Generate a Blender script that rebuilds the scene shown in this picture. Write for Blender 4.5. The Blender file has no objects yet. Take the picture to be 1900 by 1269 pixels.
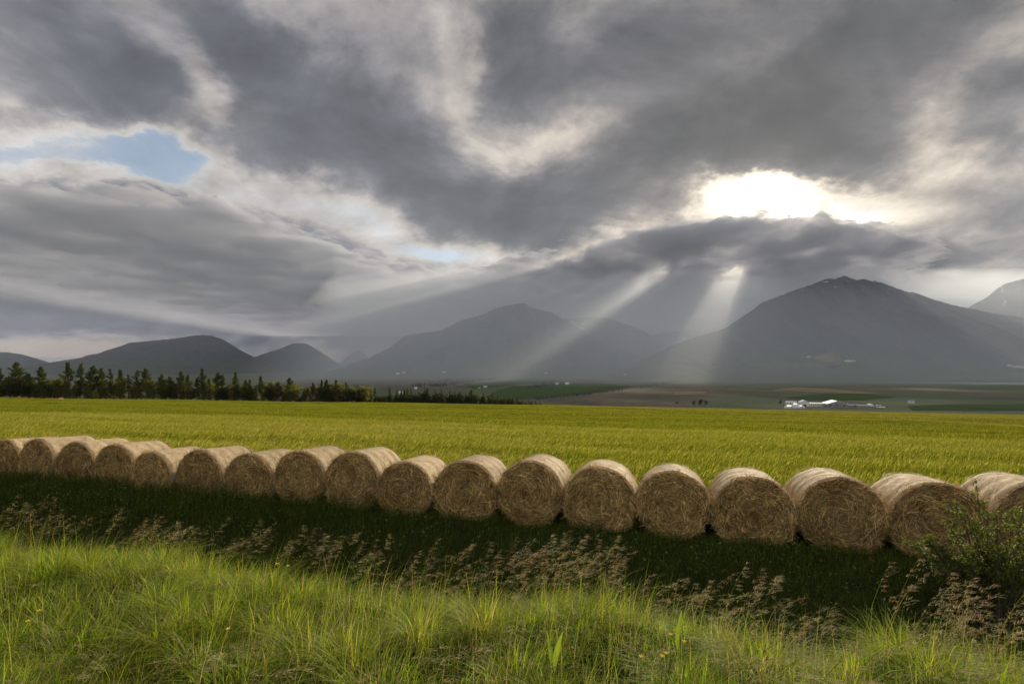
import bpy, math, random
import numpy as np
from mathutils import Vector, Matrix
R = math.radians
scene = bpy.context.scene
COL = scene.collection
rng = np.random.default_rng(7)
random.seed(7)
# ---------------------------------------------------------------- camera
EYE = 2.85                     # eye height over the foot of the bale row
F, CX, HZ = 950.0, 950.0, 695.0   # 18 mm lens, horizon row of the photograph
cam = bpy.data.cameras.new('camera')
cam.lens = 18.0
cam.sensor_width = 36.0
cam.shift_y = 60.5 / 1900
cam.clip_start = 0.05
cam.clip_end = 60000
camo = bpy.data.objects.new('camera', cam)
COL.objects.link(camo)
camo.location = (0, 0, EYE)
camo.rotation_euler = (R(90), 0, 0)
scene.camera = camo

def ray(px, py):
    return np.array([(px - CX) / F, 1.0, (HZ - py) / F])

SUN = ray(1420, 378)
SUN = SUN / np.linalg.norm(SUN)
sun_el = math.asin(SUN[2])
sun_az = math.atan2(SUN[0], SUN[1])       # clockwise from +Y

# ---------------------------------------------------------------- node helpers
class T:
    def __init__(self, tree):
        self.t = tree
    def n(self, typ, ins=None, **kw):
        nd = self.t.nodes.new(typ)
        for k, v in kw.items():
            setattr(nd, k, v)
        for k, v in (ins or {}).items():
            s = nd.inputs[k]
            if isinstance(v, bpy.types.NodeSocket):
                self.t.links.new(v, s)
            else:
                s.default_value = v
        return nd
    def m(self, op, a, b=None, c=None, clamp=False):
        ins = {0: a}
        if b is not None: ins[1] = b
        if c is not None: ins[2] = c
        return self.n('ShaderNodeMath', ins, operation=op, use_clamp=clamp).outputs[0]
    def v(self, op, a, b=None, scale=None):
        ins = {0: a}
        if b is not None: ins[1] = b
        nd = self.n('ShaderNodeVectorMath', ins, operation=op)
        if scale is not None:
            if isinstance(scale, bpy.types.NodeSocket): self.t.links.new(scale, nd.inputs['Scale'])
            else: nd.inputs['Scale'].default_value = scale
        return nd.outputs['Value'] if op in ('DOT_PRODUCT', 'LENGTH', 'DISTANCE') else nd.outputs['Vector']
    def mr(self, x, a, b, c, d, kind='SMOOTHSTEP'):
        return self.n('ShaderNodeMapRange', {0: x, 1: a, 2: b, 3: c, 4: d}, interpolation_type=kind).outputs[0]
    def mix(self, f, a, b, blend='MIX'):
        nd = self.n('ShaderNodeMix', data_type='RGBA', blend_type=blend)
        for i, v in ((0, f), (6, a), (7, b)):
            if isinstance(v, bpy.types.NodeSocket): self.t.links.new(v, nd.inputs[i])
            else: nd.inputs[i].default_value = (*v, 1) if hasattr(v, '__len__') and len(v) == 3 else v
        return nd.outputs[2]
    def ramp(self, f, els, interp='LINEAR'):
        nd = self.n('ShaderNodeValToRGB', {0: f})
        cr = nd.color_ramp
        cr.interpolation = interp
        while len(cr.elements) < len(els): cr.elements.new(0.5)
        for e, (p, c) in zip(cr.elements, els):
            e.position = p
            e.color = (*c, 1) if hasattr(c, '__len__') else (c, c, c, 1)
        return nd.outputs[0]
    def noise(self, vec, scale, detail=5, rough=0.55, dist=0.0):
        nd = self.n('ShaderNodeTexNoise', {'Scale': scale, 'Detail': detail, 'Roughness': rough, 'Distortion': dist})
        if vec is not None: self.t.links.new(vec, nd.inputs['Vector'])
        return nd.outputs[0]

def lin(r, g, b):
    f = lambda c: (c / 12.92 if c <= 0.04045 else ((c + 0.055) / 1.055) ** 2.4)
    return (f(r / 255), f(g / 255), f(b / 255))

def new_mat(name):
    m = bpy.data.materials.new(name)
    m.use_nodes = True
    m.node_tree.nodes.clear()
    return m, T(m.node_tree)

def tag(o, label=None, cat=None, group=None, kind=None):
    for k, v in (('label', label), ('category', cat), ('group', group), ('kind', kind)):
        if v: o[k] = v
    return o

def empty(name, loc=(0, 0, 0), label=None, cat=None, group=None):
    o = bpy.data.objects.new(name, None)
    o.empty_display_size = 0.3
    COL.objects.link(o)
    o.location = loc
    return tag(o, label, cat, group)

def link(name, me, parent=None, mats=()):
    o = bpy.data.objects.new(name, me)
    COL.objects.link(o)
    for m in mats: me.materials.append(m)
    if parent is not None: o.parent = parent
    return o

def mesh_np(name, V, Fc, cols=None, smooth=False, mat_idx=None):
    """mesh from an (n,3) array and an (m,k) face array; cols: per-vertex colour"""
    V = np.asarray(V, np.float32).reshape(-1, 3)
    Fc = np.asarray(Fc, np.int32)
    me = bpy.data.meshes.new(name)
    me.vertices.add(len(V))
    me.vertices.foreach_set('co', V.ravel())
    k = Fc.shape[1]
    me.loops.add(Fc.size)
    me.loops.foreach_set('vertex_index', Fc.ravel())
    me.polygons.add(len(Fc))
    me.polygons.foreach_set('loop_start', np.arange(0, Fc.size, k, dtype=np.int32))
    if mat_idx is not None:
        me.polygons.foreach_set('material_index', np.asarray(mat_idx, np.int32))
    me.update(calc_edges=True)
    me.polygons.foreach_set('use_smooth', np.full(len(Fc), smooth, bool))
    if cols is not None:
        at = me.color_attributes.new('tint', 'FLOAT_COLOR', 'POINT')
        c = np.ones((len(V), 4), np.float32)
        c[:, :3] = cols
        at.data.foreach_set('color', c.ravel())
    me.update()
    return me
# ---------------------------------------------------------------- sky and sun
scene.view_settings.view_transform = 'Standard'
scene.view_settings.look = 'None'
scene.view_settings.gamma = 1
scene.view_settings.exposure = 0.68
EXPO = 2 ** 0.68

sl = bpy.data.lights.new('sun', 'SUN')
sl.energy = 5.0
sl.angle = R(0.5)
sl.color = (1.0, 0.86, 0.66)
so = bpy.data.objects.new('sun', sl)
COL.objects.link(so)
so.rotation_euler = Vector(SUN).to_track_quat('Z', 'Y').to_euler()

world = bpy.data.worlds.new('World')
scene.world = world
world.use_nodes = True
world.cycles.sampling_method = 'MANUAL'
world.cycles.sample_map_resolution = 512
wt = T(world.node_tree)
world.node_tree.nodes.clear()
W = wt
d = W.v('NORMALIZE', W.n('ShaderNodeTexCoord').outputs['Generated'])
sp = W.n('ShaderNodeSeparateXYZ', {0: d})
X, Y, Z = sp.outputs
zc = W.m('ADD', W.m('MAXIMUM', Z, 0.0), 0.30)
P = W.n('ShaderNodeCombineXYZ', {0: W.m('DIVIDE', X, zc), 1: W.m('DIVIDE', Y, zc), 2: 0.0}).outputs[0]
# ragged cloud edges: the direction is pushed about by turbulence of the cloud deck
nz = W.n('ShaderNodeTexNoise', {'Vector': P, 'Scale': 1.5, 'Detail': 7.0, 'Roughness': 0.56}).outputs['Color']
wv = W.v('SUBTRACT', nz, (0.5, 0.5, 0.5))
wamp = W.m('MULTIPLY_ADD', W.m('MAXIMUM', Z, 0.0), 0.42, 0.085)
nzf = W.n('ShaderNodeTexNoise', {'Vector': P, 'Scale': 5.5, 'Detail': 6.0, 'Roughness': 0.62}).outputs['Color']
wf = W.v('SCALE', W.v('SUBTRACT', nzf, (0.5, 0.5, 0.5)), scale=W.m('MULTIPLY', wamp, 0.38))
dw = W.v('ADD', W.v('ADD', d, W.v('SCALE', wv, scale=wamp)), wf)

def unit(px, py):
    v = ray(px, py)
    return v / np.linalg.norm(v)
# cloud masses: centre, half sizes, tilt in degrees, weight (+ thick cloud, - gap), plateau
CLOUDS = [
 # upper left mass
 (60, 60, 280, 140, 25, .55, .2), (230, 170, 170, 100, 35, .55, .3), (60, 210, 130, 60, 20, .25, .1),
 (200, 40, 110, 45, 45, -.35, .1),
 (345, 150, 55, 150, -25, -.55, .1), (330, 225, 90, 40, -20, -.5, .2),
 # great central band
 (420, 50, 190, 100, 35, .60, .3), (610, 190, 330, 120, 32, .70, .3), (480, 275, 170, 75, 10, .65, .3),
 (760, 300, 200, 95, 20, .60, .2), (690, 55, 190, 80, 10, .16, .2), (900, 395, 170, 75, 15, .60, .2),
 (1010, 450, 110, 60, 30, .45, .2),
 (862, 110, 50, 170, -18, -.45, .1), (965, 262, 55, 50, 0, -.24, .2), (1060, 245, 100, 26, -8, -.16, .1),
 # great right hand mass
 (960, 90, 110, 150, 0, .75, .3), (1250, 90, 360, 150, -10, .75, .3), (1560, 110, 290, 150, -38, .75, .35),
 (1380, 230, 270, 110, -15, .55, .2), (1200, 335, 300, 95, -12, .70, .3), (1400, 95, 170, 38, -38, -.28, .1),
 (1000, 370, 150, 70, 10, .4, .2),
 # far right
 (1730, 190, 210, 90, -48, .13, .2), (1860, 215, 140, 75, -32, .7, .3), (1690, 300, 70, 32, 15, -.25, .1),
 (1860, 390, 110, 120, 0, .25, .1), (1560, 300, 150, 50, 5, .28, .2),
 # sun gap and the bank under it
 (1440, 384, 180, 44, -3, -.85, .3), (1380, 300, 230, 48, -8, .40, .2), (1640, 395, 160, 50, 5, -.35, .1), (1290, 420, 150, 28, -14, -.45, .1),
 (1090, 475, 130, 50, -30, -.55, .1),
 (1510, 380, 50, 10, -5, .45, .2), (1690, 400, 70, 26, -15, .3, .1),
 (1450, 470, 330, 62, 0, .78, .4), (1640, 470, 120, 45, 0, .3, .2), (1480, 435, 40, 16, -10, -.3, .1),
 (1150, 560, 260, 80, 0, .62, .3), (1400, 570, 220, 60, 0, .45, .2),
 (1212, 522, 42, 22, -25, -.85, .2), (1354, 520, 36, 22, -10, -.95, .3),
 (1730, 505, 200, 42, -12, -.45, .2), (1800, 450, 120, 40, 0, .1, .2),
 # low bank at the left
 (120, 490, 480, 165, 4, .85, .45), (560, 560, 420, 105, 5, .70, .4), (880, 590, 260, 75, 0, .55, .3),
 (560, 425, 130, 45, 10, .38, .2), (680, 480, 170, 50, 15, .25, .2),
 # bright seam between the decks
 (420, 345, 190, 45, 15, -.45, .1), (660, 405, 190, 40, 18, -.50, .2), (880, 490, 190, 45, 8, -.50, .2),
 (1000, 500, 110, 40, -10, -.35, .1), (250, 345, 160, 25, 5, -.3, .1),
 # blue window
 (90, 292, 250, 58, 3, -1.02, .25), (300, 305, 130, 45, 3, -.6, .25), (330, 300, 110, 42, 0, -.5, .2), (150, 318, 80, 16, 5, .5, .1),
 (805, 466, 85, 20, 3, -.55, .2), (445, 378, 40, 18, 0, -.35, .1),
 # light along the skyline
 (90, 640, 190, 26, 2, -.95, .2), (580, 640, 70, 18, 10, -.5, .1), (690, 645, 70, 22, 0, -.5, .1), (270, 612, 230, 16, 3, -.12, .1),
]
D = None
for (px, py, rx, ry, an, wgt, pl) in CLOUDS:
    c = unit(px, py)
    ca, sa = math.cos(R(an)), math.sin(R(an))
    e1 = unit(px + 8 * ca, py + 8 * sa) - c
    e2 = unit(px - 8 * sa, py + 8 * ca) - c
    k1, k2 = np.linalg.norm(e1) / 8, np.linalg.norm(e2) / 8
    a = e1 / np.linalg.norm(e1)
    b = e2 - a * e2.dot(a)
    b /= np.linalg.norm(b)
    nrm = np.cross(a, b)
    M = Matrix(((a[0], b[0], nrm[0]), (a[1], b[1], nrm[1]), (a[2], b[2], nrm[2])))
    mp = W.n('ShaderNodeMapping', {'Vector': dw, 'Location': tuple(c), 'Rotation': tuple(M.to_euler('XYZ')),
             'Scale': (rx * k1 * 1.4, ry * k2 * 1.4, 0.9)}, vector_type='TEXTURE').outputs[0]
    val = W.mr(W.v('LENGTH', mp), pl * 0.5, 1.0, wgt, 0.0)
    D = val if D is None else W.m('ADD', D, val)
# open texture of the deck, and a plain broken overcast behind the viewer
P2 = W.v('ADD', P, (3.7, 1.2, 0.0))
n2 = W.noise(P2, 2.6, 9, 0.64, 0.3)
sh = Vector((SUN[0], SUN[1], 0)).normalized() * 0.075
n3 = W.noise(W.v('ADD', P2, tuple(sh)), 2.6, 7, 0.64, 0.3)
front = W.mr(Y, -0.25, 0.35, 0.0, 1.0)
D = W.m('ADD', W.m('MULTIPLY', W.m('SUBTRACT', n2, 0.5), 1.4), W.m('ADD', D, 0.22))
D = W.m('ADD', D, W.m('MULTIPLY', W.m('SUBTRACT', 1.0, front), 0.12))
n0 = W.noise(W.v('ADD', P, (8.1, 4.4, 0.0)), 1.1, 3, 0.5, 0.6)
D = W.m('ADD', D, W.m('MULTIPLY', W.m('SUBTRACT', n0, 0.5), 0.7))
emb = W.m('MULTIPLY', W.m('SUBTRACT', n3, n2), 1.6)
ramp = W.ramp(W.mr(D, -1.0, 1.6, 0, 1, 'LINEAR'), [
    (0.00, lin(190, 198, 210)), (0.20, lin(232, 231, 231)), (0.36, lin(222, 215, 208)), (0.48, lin(186, 181, 182)),
    (0.60, lin(140, 140, 148)), (0.72, lin(112, 114, 125)), (0.86, lin(95, 98, 108)), (1.0, lin(83, 85, 94))])
ang = W.m('ARCCOSINE', W.v('DOT_PRODUCT', d, tuple(SUN)))
g_wide = W.m('EXPONENT', W.m('MULTIPLY', W.m('POWER', ang, 2.0), -1 / 0.42 ** 2))
g_mid = W.m('EXPONENT', W.m('MULTIPLY', W.m('POWER', ang, 2.0), -1 / 0.16 ** 2))
g_core = W.m('EXPONENT', W.m('MULTIPLY', ang, -1 / 0.045))
thin = W.mr(D, -0.25, 0.55, 1.0, 0.0)
col = W.mix(1.0, ramp, W.m('ADD', 1.0, emb), 'MULTIPLY')
gain = W.m('ADD', 1.0, W.m('MULTIPLY', g_wide, W.m('MULTIPLY_ADD', thin, 0.35, 0.25)))
col = W.mix(1.0, col, W.n('ShaderNodeCombineColor', {0: W.m('MULTIPLY_ADD', g_wide, 0.13, gain), 1: gain, 2: W.m('MULTIPLY_ADD', g_wide, -0.24, gain)}).outputs[0], 'MULTIPLY')
glow = W.m('MULTIPLY', W.m('ADD', W.m('MULTIPLY', g_mid, 0.5), W.m('MULTIPLY', g_core, 1.8)), W.m('MULTIPLY_ADD', thin, 0.93, 0.07))
col = W.mix(1.0, col, W.mix(1.0, (1.0, 0.90, 0.74), glow, 'MULTIPLY'), 'ADD')
low = W.m('MULTIPLY', W.mr(Z, 0.02, 0.14, 1.0, 0.0), thin)
col = W.mix(W.m('MULTIPLY', low, 0.8), col, lin(214, 190, 172))
back = W.m('MULTIPLY_ADD', W.m('SUBTRACT', 1.0, front), 0.9, 1.0)     # clouds facing the sun, behind the viewer, are whiter
col = W.mix(1.0, col, W.n('ShaderNodeCombineColor', {0: back, 1: back, 2: back}).outputs[0], 'MULTIPLY')
SKYK = 7.1 / EXPO
col = W.v('SCALE', col, scale=SKYK)
sky = W.n('ShaderNodeTexSky', sky_type='NISHITA', sun_disc=False, sun_elevation=sun_el, sun_rotation=sun_az,
          altitude=50.0, air_density=1.0, dust_density=1.0, ozone_density=1.5).outputs[0]
clear = W.m('MULTIPLY', W.mr(D, -0.85, -0.35, 1.0, 0.0), 0.62)
col = W.mix(clear, col, W.v('SCALE', sky, scale=0.9))
bg = W.n('ShaderNodeBackground', {'Color': col, 'Strength': 0.1})
W.t.links.new(bg.outputs[0], W.n('ShaderNodeOutputWorld').inputs[0])
scene.cycles.use_denoising = True
scene.cycles.max_bounces = 8
scene.cycles.diffuse_bounces = 3
scene.cycles.transmission_bounces = 5
scene.cycles.volume_bounces = 4
scene.cycles.caustics_reflective = False
scene.cycles.caustics_refractive = False
# ---------------------------------------------------------------- terrain
AX = np.array([0.2645, 0.9645])      # axis of the bales, across the ditch
RW = np.array([0.9645, -0.2645])     # along the bale row, towards the right
S0 = 9.38                            # near ends of the bales
def ss(x, a, b):
    t = np.clip((x - a) / (b - a), 0, 1)
    return t * t * (3 - 2 * t)

_ph = rng.uniform(0, 6.28, (40, 2))
_dr = rng.uniform(0, 6.28, 40)
def wob(x, y, wl, octs=4, seed=0):
    """cheap smooth noise, about -1..1"""
    o = np.zeros_like(np.asarray(x, float) + np.asarray(y, float))
    amp = 1.0
    for i in range(octs):
        for j in range(3):
            k = (seed * 7 + i * 3 + j) % 40
            f = 6.283 / wl * (1 + 0.37 * j)
            o = o + amp * np.sin(f * (x * math.cos(_dr[k]) + y * math.sin(_dr[k])) + _ph[k, 0] + 1.3 * np.sin(0.6 * f * (y * math.cos(_dr[k]) - x * math.sin(_dr[k])) + _ph[k, 1]))
        amp *= 0.5
        wl *= 0.47
    return o / 3.2

EC = np.array([10.0, 200.0])
EL = np.array([-110.0, 112.0])
ER = np.array([330.0, 330.0])
def _edge(p, q):
    t = (q - p) / np.linalg.norm(q - p)
    return np.array([-t[1], t[0]])
N1, N2 = _edge(EL, EC), _edge(EC, ER)
def edge_d(x, y):
    """metres beyond the far edge of the barley (negative inside the field)"""
    return np.maximum((x - EC[0]) * N1[0] + (y - EC[1]) * N1[1], (x - EC[0]) * N2[0] + (y - EC[1]) * N2[1])
FLOOR = EYE - 60
def ground_z(x, y):
    x = np.asarray(x, float); y = np.asarray(y, float)
    s = x * AX[0] + y * AX[1]
    q = x * RW[0] + y * RW[1]
    # verge, ditch, foot of the bales
    verge = np.interp(q, [-9, -6, -3.5, -2, -0.6, 0.2, 1.0, 1.35, 2, 4], [1.12, 1.15, 1.20, 1.18, 1.27, 1.165, 1.06, 1.19, 1.14, 1.1]) + 0.035 * wob(x, y, 3.2, 3, 1)
    c = 3.45 + 0.18 * wob(q, q * 0, 4.0, 2, 3)
    zz = verge * (1 - ss(s, c - 0.5, c + 2.9)) - 0.55 * ss(s, c - 0.2, c + 2.3) * (1 - ss(s, 6.8, 9.0)) + 0.05 * wob(x, y, 2.3, 3, 5) * ss(s, 4, 5) * (1 - ss(s, 10, 11))
    zz = zz + 0.16 * ss(-q, 2, 12) * ss(s, 7, 9) * (1 - ss(s, 11, 30))
    sf = np.maximum(0, s - 10.8)
    fall = 0.0534 * sf - 0.0063 * np.clip(q, -400, 600) * ss(s, 11, 60)*-1 + 2.2 * np.clip((s - 170) / 235, 0, 2) ** 2
    zf = zz - fall + 0.22 * wob(x, y, 55, 2, 9) * ss(s, 25, 70)
    e = edge_d(x, y)
    zf = zf - 0.085 * np.maximum(0, e - 4) - 1.0 * ss(e, 2, 25)
    fl = FLOOR + 6 * wob(x, y, 1500, 3, 4) * ss(y, 1500, 4000) + 95 * ss(y, 2600, 9500)
    h = zf - fl
    return fl + 0.5 * (h + np.sqrt(h * h + 60.0)) * ss(np.hypot(x, y), 2600, 1900) if False else fl + 0.5 * (h + np.sqrt(h * h + np.minimum(60.0, 0.02 + np.maximum(0, e) * 1.0)))

def axis_ticks(near_lo, near_hi, step, lo, hi, g):
    t = list(np.arange(near_lo, near_hi + 1e-6, step))
    st = step
    while t[-1] < hi:
        st *= g
        t.append(t[-1] + st)
    a = [near_lo]
    st = step
    while a[-1] > lo:
        st *= g
        a.append(a[-1] - st)
    return np.array(a[:0:-1] + t)
gx = axis_ticks(-18, 12, 0.22, -15000, 15000, 1.045)
gy = axis_ticks(-1, 14, 0.2, -2500, 14500, 1.045)
GX, GY = np.meshgrid(gx, gy)
GZ = ground_z(GX, GY)
nx, ny = len(gx), len(gy)
idx = np.arange(nx * ny).reshape(ny, nx)
quads = np.stack([idx[:-1, :-1], idx[:-1, 1:], idx[1:, 1:], idx[1:, :-1]], -1).reshape(-1, 4)
cxm = (GX[:-1, :-1] + GX[1:, 1:]).ravel() / 2
cym = (GY[:-1, :-1] + GY[1:, 1:]).ravel() / 2
mi = np.zeros(len(cxm), int)
mi[(edge_d(cxm, cym) > 1.5)] = 2
mi[(edge_d(cxm, cym) <= 1.5) & (cxm * AX[0] + cym * AX[1] > 11.0)] = 1

def soil_mat():
    m, t = new_mat('verge_soil')
    co = t.n('ShaderNodeTexCoord').outputs['Object']
    n = t.noise(co, 3.0, 8, 0.65)
    c = t.ramp(n, [(0.3, (0.018, 0.022, 0.008)), (0.6, (0.035, 0.045, 0.012)), (0.8, (0.06, 0.05, 0.025))])
    b = t.n('ShaderNodeBsdfPrincipled', {'Base Color': c, 'Roughness': 1.0, 'Specular IOR Level': 0.0})
    t.t.links.new(b.outputs[0], t.n('ShaderNodeOutputMaterial').inputs[0])
    return m
def field_soil_mat():
    m, t = new_mat('field_soil')
    co = t.n('ShaderNodeTexCoord').outputs['Object']
    n = t.noise(co, 1.2, 8, 0.65)
    c = t.ramp(n, [(0.3, (0.05, 0.055, 0.012)), (0.7, (0.085, 0.09, 0.02))])
    b = t.n('ShaderNodeBsdfPrincipled', {'Base Color': c, 'Roughness': 1.0, 'Specular IOR Level': 0.0})
    t.t.links.new(b.outputs[0], t.n('ShaderNodeOutputMaterial').inputs[0])
    return m
def heath_mat():
    """valley floor: brown heath, bog and green hay meadows in strips"""
    m, t = new_mat('heath')
    co = t.n('ShaderNodeTexCoord').outputs['Object']
    st = t.v('MULTIPLY', co, (1.0, 0.45, 0.0))
    big = t.noise(st, 1 / 900, 6, 0.55, 0.4)
    med = t.noise(st, 1 / 170, 6, 0.6, 0.2)
    fine = t.noise(co, 1 / 22, 5, 0.65)
    wild = t.ramp(t.m('MULTIPLY_ADD', fine, 0.45, t.m('MULTIPLY', med, 0.55)),
                  [(0.34, (0.040, 0.050, 0.022)), (0.46, (0.075, 0.068, 0.040)), (0.54, (0.11, 0.088, 0.058)), (0.66, (0.19, 0.15, 0.09))])
    green = t.ramp(t.m('MULTIPLY_ADD', fine, 0.3, t.m('MULTIPLY', med, 0.7)), [(0.35, (0.045, 0.078, 0.024)), (0.65, (0.09, 0.125, 0.04))])
    vor = t.n('ShaderNodeTexVoronoi', {'Vector': t.v('ADD', st, (0, 0, 0)), 'Scale': 1 / 330.0, 'Randomness': 0.85}, distance='MANHATTAN').outputs['Color']
    vr = t.n('ShaderNodeSeparateColor', {0: vor}).outputs[0]
    fld = t.m('MULTIPLY', t.m('GREATER_THAN', t.m('MULTIPLY_ADD', big, 0.9, t.m('MULTIPLY', vr, 0.42)), 0.64), 0.85)
    c = t.mix(fld, wild, green)
    b = t.n('ShaderNodeBsdfPrincipled', {'Base Color': c, 'Roughness': 1.0})
    b.inputs['Specular IOR Level'].default_value = 0.1
    t.t.links.new(b.outputs[0], t.n('ShaderNodeOutputMaterial').inputs[0])
    return m
SOIL, FSOIL, HEATH = soil_mat(), field_soil_mat(), heath_mat()
gme = mesh_np('ground', np.stack([GX, GY, GZ], -1), quads, smooth=True, mat_idx=mi)
tag(link('ground', gme, mats=(SOIL, FSOIL, HEATH)), kind='structure')

def floor_at(px, py):
    """the place where the sight line through a pixel meets the valley floor"""
    dd = ray(px, py)
    ds = np.concatenate([np.arange(300, 3000, 4.0), np.arange(3000, 11000, 15.0)])
    zz = EYE + dd[2] * ds
    g = ground_z(dd[0] * ds, ds)
    k = np.argmax(zz < g) if (zz < g).any() else len(ds) - 1
    return np.array([dd[0] * ds[k], ds[k], g[k]])

# ---------------------------------------------------------------- mountains
def mountain_mat(name, low, mid, high, snow=0.0, snow_z=900):
    m, t = new_mat(name)
    ge = t.n('ShaderNodeNewGeometry')
    co = ge.outputs['Position']
    z = t.n('ShaderNodeSeparateXYZ', {0: co}).outputs[2]
    n1 = t.noise(co, 1 / 420, 7, 0.6, 0.3)
    n2 = t.noise(t.v('MULTIPLY', co, (1, 1, 0.25)), 1 / 90, 6, 0.65)
    k = t.m('ADD', t.m('MULTIPLY', z, 1 / 900), t.m('MULTIPLY_ADD', n1, 0.7, -0.35))
    c = t.ramp(k, [(0.05, low), (0.30, mid), (0.75, high)])
    c = t.mix(1.0, c, t.ramp(n2, [(0.3, 0.65), (0.7, 1.3)]), 'MULTIPLY')
    if snow:
        f = t.m('MULTIPLY', t.mr(z, snow_z - 160, snow_z + 120, 0, 1), t.mr(t.noise(co, 1 / 130, 6, 0.65, 0.5), 0.62 - snow, 0.68 - snow, 0, 1))
        c = t.mix(f, c, (0.75, 0.77, 0.8))
    b = t.n('ShaderNodeBsdfPrincipled', {'Base Color': c, 'Roughness': 1.0})
    b.inputs['Specular IOR Level'].default_value = 0.05
    t.t.links.new(b.outputs[0], t.n('ShaderNodeOutputMaterial').inputs[0])
    return m
MT = mountain_mat('mountain_slope', (0.050, 0.070, 0.030), (0.046, 0.052, 0.044), (0.042, 0.046, 0.052), 0.015, 1000)
MTS = mountain_mat('snowy_slope', (0.05, 0.05, 0.04), (0.06, 0.055, 0.05), (0.09, 0.085, 0.08), 0.05, 750)
MSNOW = mountain_mat('snowfield', (0.4, 0.4, 0.42), (0.7, 0.71, 0.74), (0.8, 0.8, 0.82), 0.1, 200)

def mountain(name, prof, dist, depth_front, mat, seed=0, rough=1.0, skew=0.0, conc=1.35):
    """a ridge with the skyline prof (pixel column, pixel row) standing dist metres off; slopes run down to the viewer and away"""
    prof = np.array(prof, float)
    us = np.arange(prof[0, 0], prof[-1, 0] + 0.1, 3.0)
    py = np.interp(us, prof[:, 0], prof[:, 1])
    nt, nb = 60, 14
    tf = np.linspace(0, 1, nt)
    tb = np.linspace(0, 1, nb + 1)[1:]
    rows = []
    dl = dist + skew * (us - us.mean())
    xr = (us - CX) / F * dl
    hr = (HZ - py) / F * dl + EYE
    # small crags on the crest
    hr = hr + rough * 5 * wob(us * 9, us * 0 + seed * 50, 180, 4, seed) * (hr > 250)
    for t in np.r_[tf, 1 + tb]:
        if t <= 1:
            yy = dl - depth_front * (1 - t)
            sh_ = t ** conc
        else:
            yy = dl + depth_front * 0.8 * (t - 1)
            sh_ = 1 - (t - 1) ** 1.2
        xx = xr * (1 + 0.03 * (t - 1))
        base = ground_z(xx, yy) - 12
        g = np.abs(wob(xx * 1.0, yy * 0.22 + seed * 900, 900, 5, seed + 2))
        g = (g - 0.35) * 0.17 * rough * np.sin(min(t, 1) * math.pi) ** 0.8
        hh = base + np.maximum(hr - base, 0) * np.maximum(0, sh_ + g * sh_ ** 0.4)
        rows.append(np.stack([xx, yy + 0 * xx, hh], -1))
    V = np.stack(rows)
    ny_, nx_ = V.shape[:2]
    ii = np.arange(nx_ * ny_).reshape(ny_, nx_)
    q = np.stack([ii[:-1, :-1], ii[:-1, 1:], ii[1:, 1:], ii[1:, :-1]], -1).reshape(-1, 4)
    return tag(link(name, mesh_np(name, V, q, smooth=True), mats=(mat,)), kind='structure')

mountain('mountain', [(1080, 700), (1140, 682), (1200, 665), (1250, 640), (1294, 625), (1346, 609), (1363, 597), (1394, 577), (1414, 561.6), (1442, 551), (1472, 539), (1503, 529), (1524, 520.5), (1541, 516), (1549, 519), (1559.6, 512), (1568, 512), (1589, 520), (1602, 518), (1623, 521), (1643, 527), (1667, 536), (1688, 543), (1695, 542), (1729, 555), (1763, 565), (1797, 572), (1832, 579), (1866, 585.5), (1900, 590), (2050, 606), (2250, 640), (2500, 690)], 6400, 2500, MT, 1)
mountain('mountain', [(1700, 640), (1760, 600), (1797, 570), (1832, 551), (1852, 534), (1866, 526), (1900, 517), (2000, 500), (2150, 520), (2400, 640)], 7700, 1500, MT, 2)
mountain('mountain', [(600, 705), (651, 687), (668, 678.5), (685, 668), (713, 653), (737, 634), (750, 624), (764, 621), (791, 617), (819, 613.5), (839, 603), (860, 593), (894, 584.5), (915, 574), (939, 567), (963, 563), (975, 563), (987, 571), (1010, 576.6), (1024, 579), (1038, 588), (1062, 601.6), (1089, 618.7), (1113, 632), (1137, 642.6), (1164, 653), (1199, 660), (1260, 676), (1330, 695)], 8200, 2900, MT, 3)
mountain('mountain', [(980, 640), (1045, 590), (1062, 591), (1100, 588), (1127, 590), (1161, 601.6), (1182, 608), (1209, 622), (1233, 639), (1280, 655), (1330, 675)], 9800, 1500, MTS, 4)
mountain('mountain', [(1100, 660), (1200, 624), (1243, 615), (1290, 615), (1330, 622), (1400, 640), (1480, 670)], 11200, 1500, MTS, 5)
mountain('mountain', [(20, 706), (89, 684), (120, 669.5), (164, 662.6), (191, 656), (212, 650.7), (226, 642), (239, 636), (273, 633), (325, 628), (359, 622.6), (376, 621.6), (393, 623), (414, 630), (434, 644), (455, 656), (475, 668), (496, 680), (517, 692), (560, 704)], 8800, 2300, MT, 6, 0.8)
mountain('mountain', [(430, 695), (468, 664), (496, 654), (520, 647), (540, 638), (550, 637), (568, 637), (581, 644), (602, 657.5), (622, 671), (650, 687), (690, 704)], 9900, 1800, MT, 7, 0.8)
mountain('mountain', [(560, 700), (631, 673), (651, 656), (660, 652), (668, 651), (689, 665), (720, 690)], 12300, 1200, MTS, 8)
mountain('mountain', [(-260, 640), (-120, 646), (0, 653), (17, 654), (41, 657.5), (61, 664), (85, 678), (110, 692)], 9600, 1700, MT, 9, 0.7)
mountain('mountain', [(105, 690), (147, 666), (161, 659), (175, 656.5), (185, 657.5), (230, 668), (260, 690)], 10800, 900, MT, 10, 0.7)
mountain('snowfield', [(20, 664), (60, 662), (110, 663), (160, 662), (200, 664)], 13300, 2300, MSNOW, 11, 0.6)
mountain('snowfield', [(1690, 556), (1740, 553), (1800, 556), (1850, 560)], 10500, 1500, MSNOW, 12, 0.5)

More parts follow.
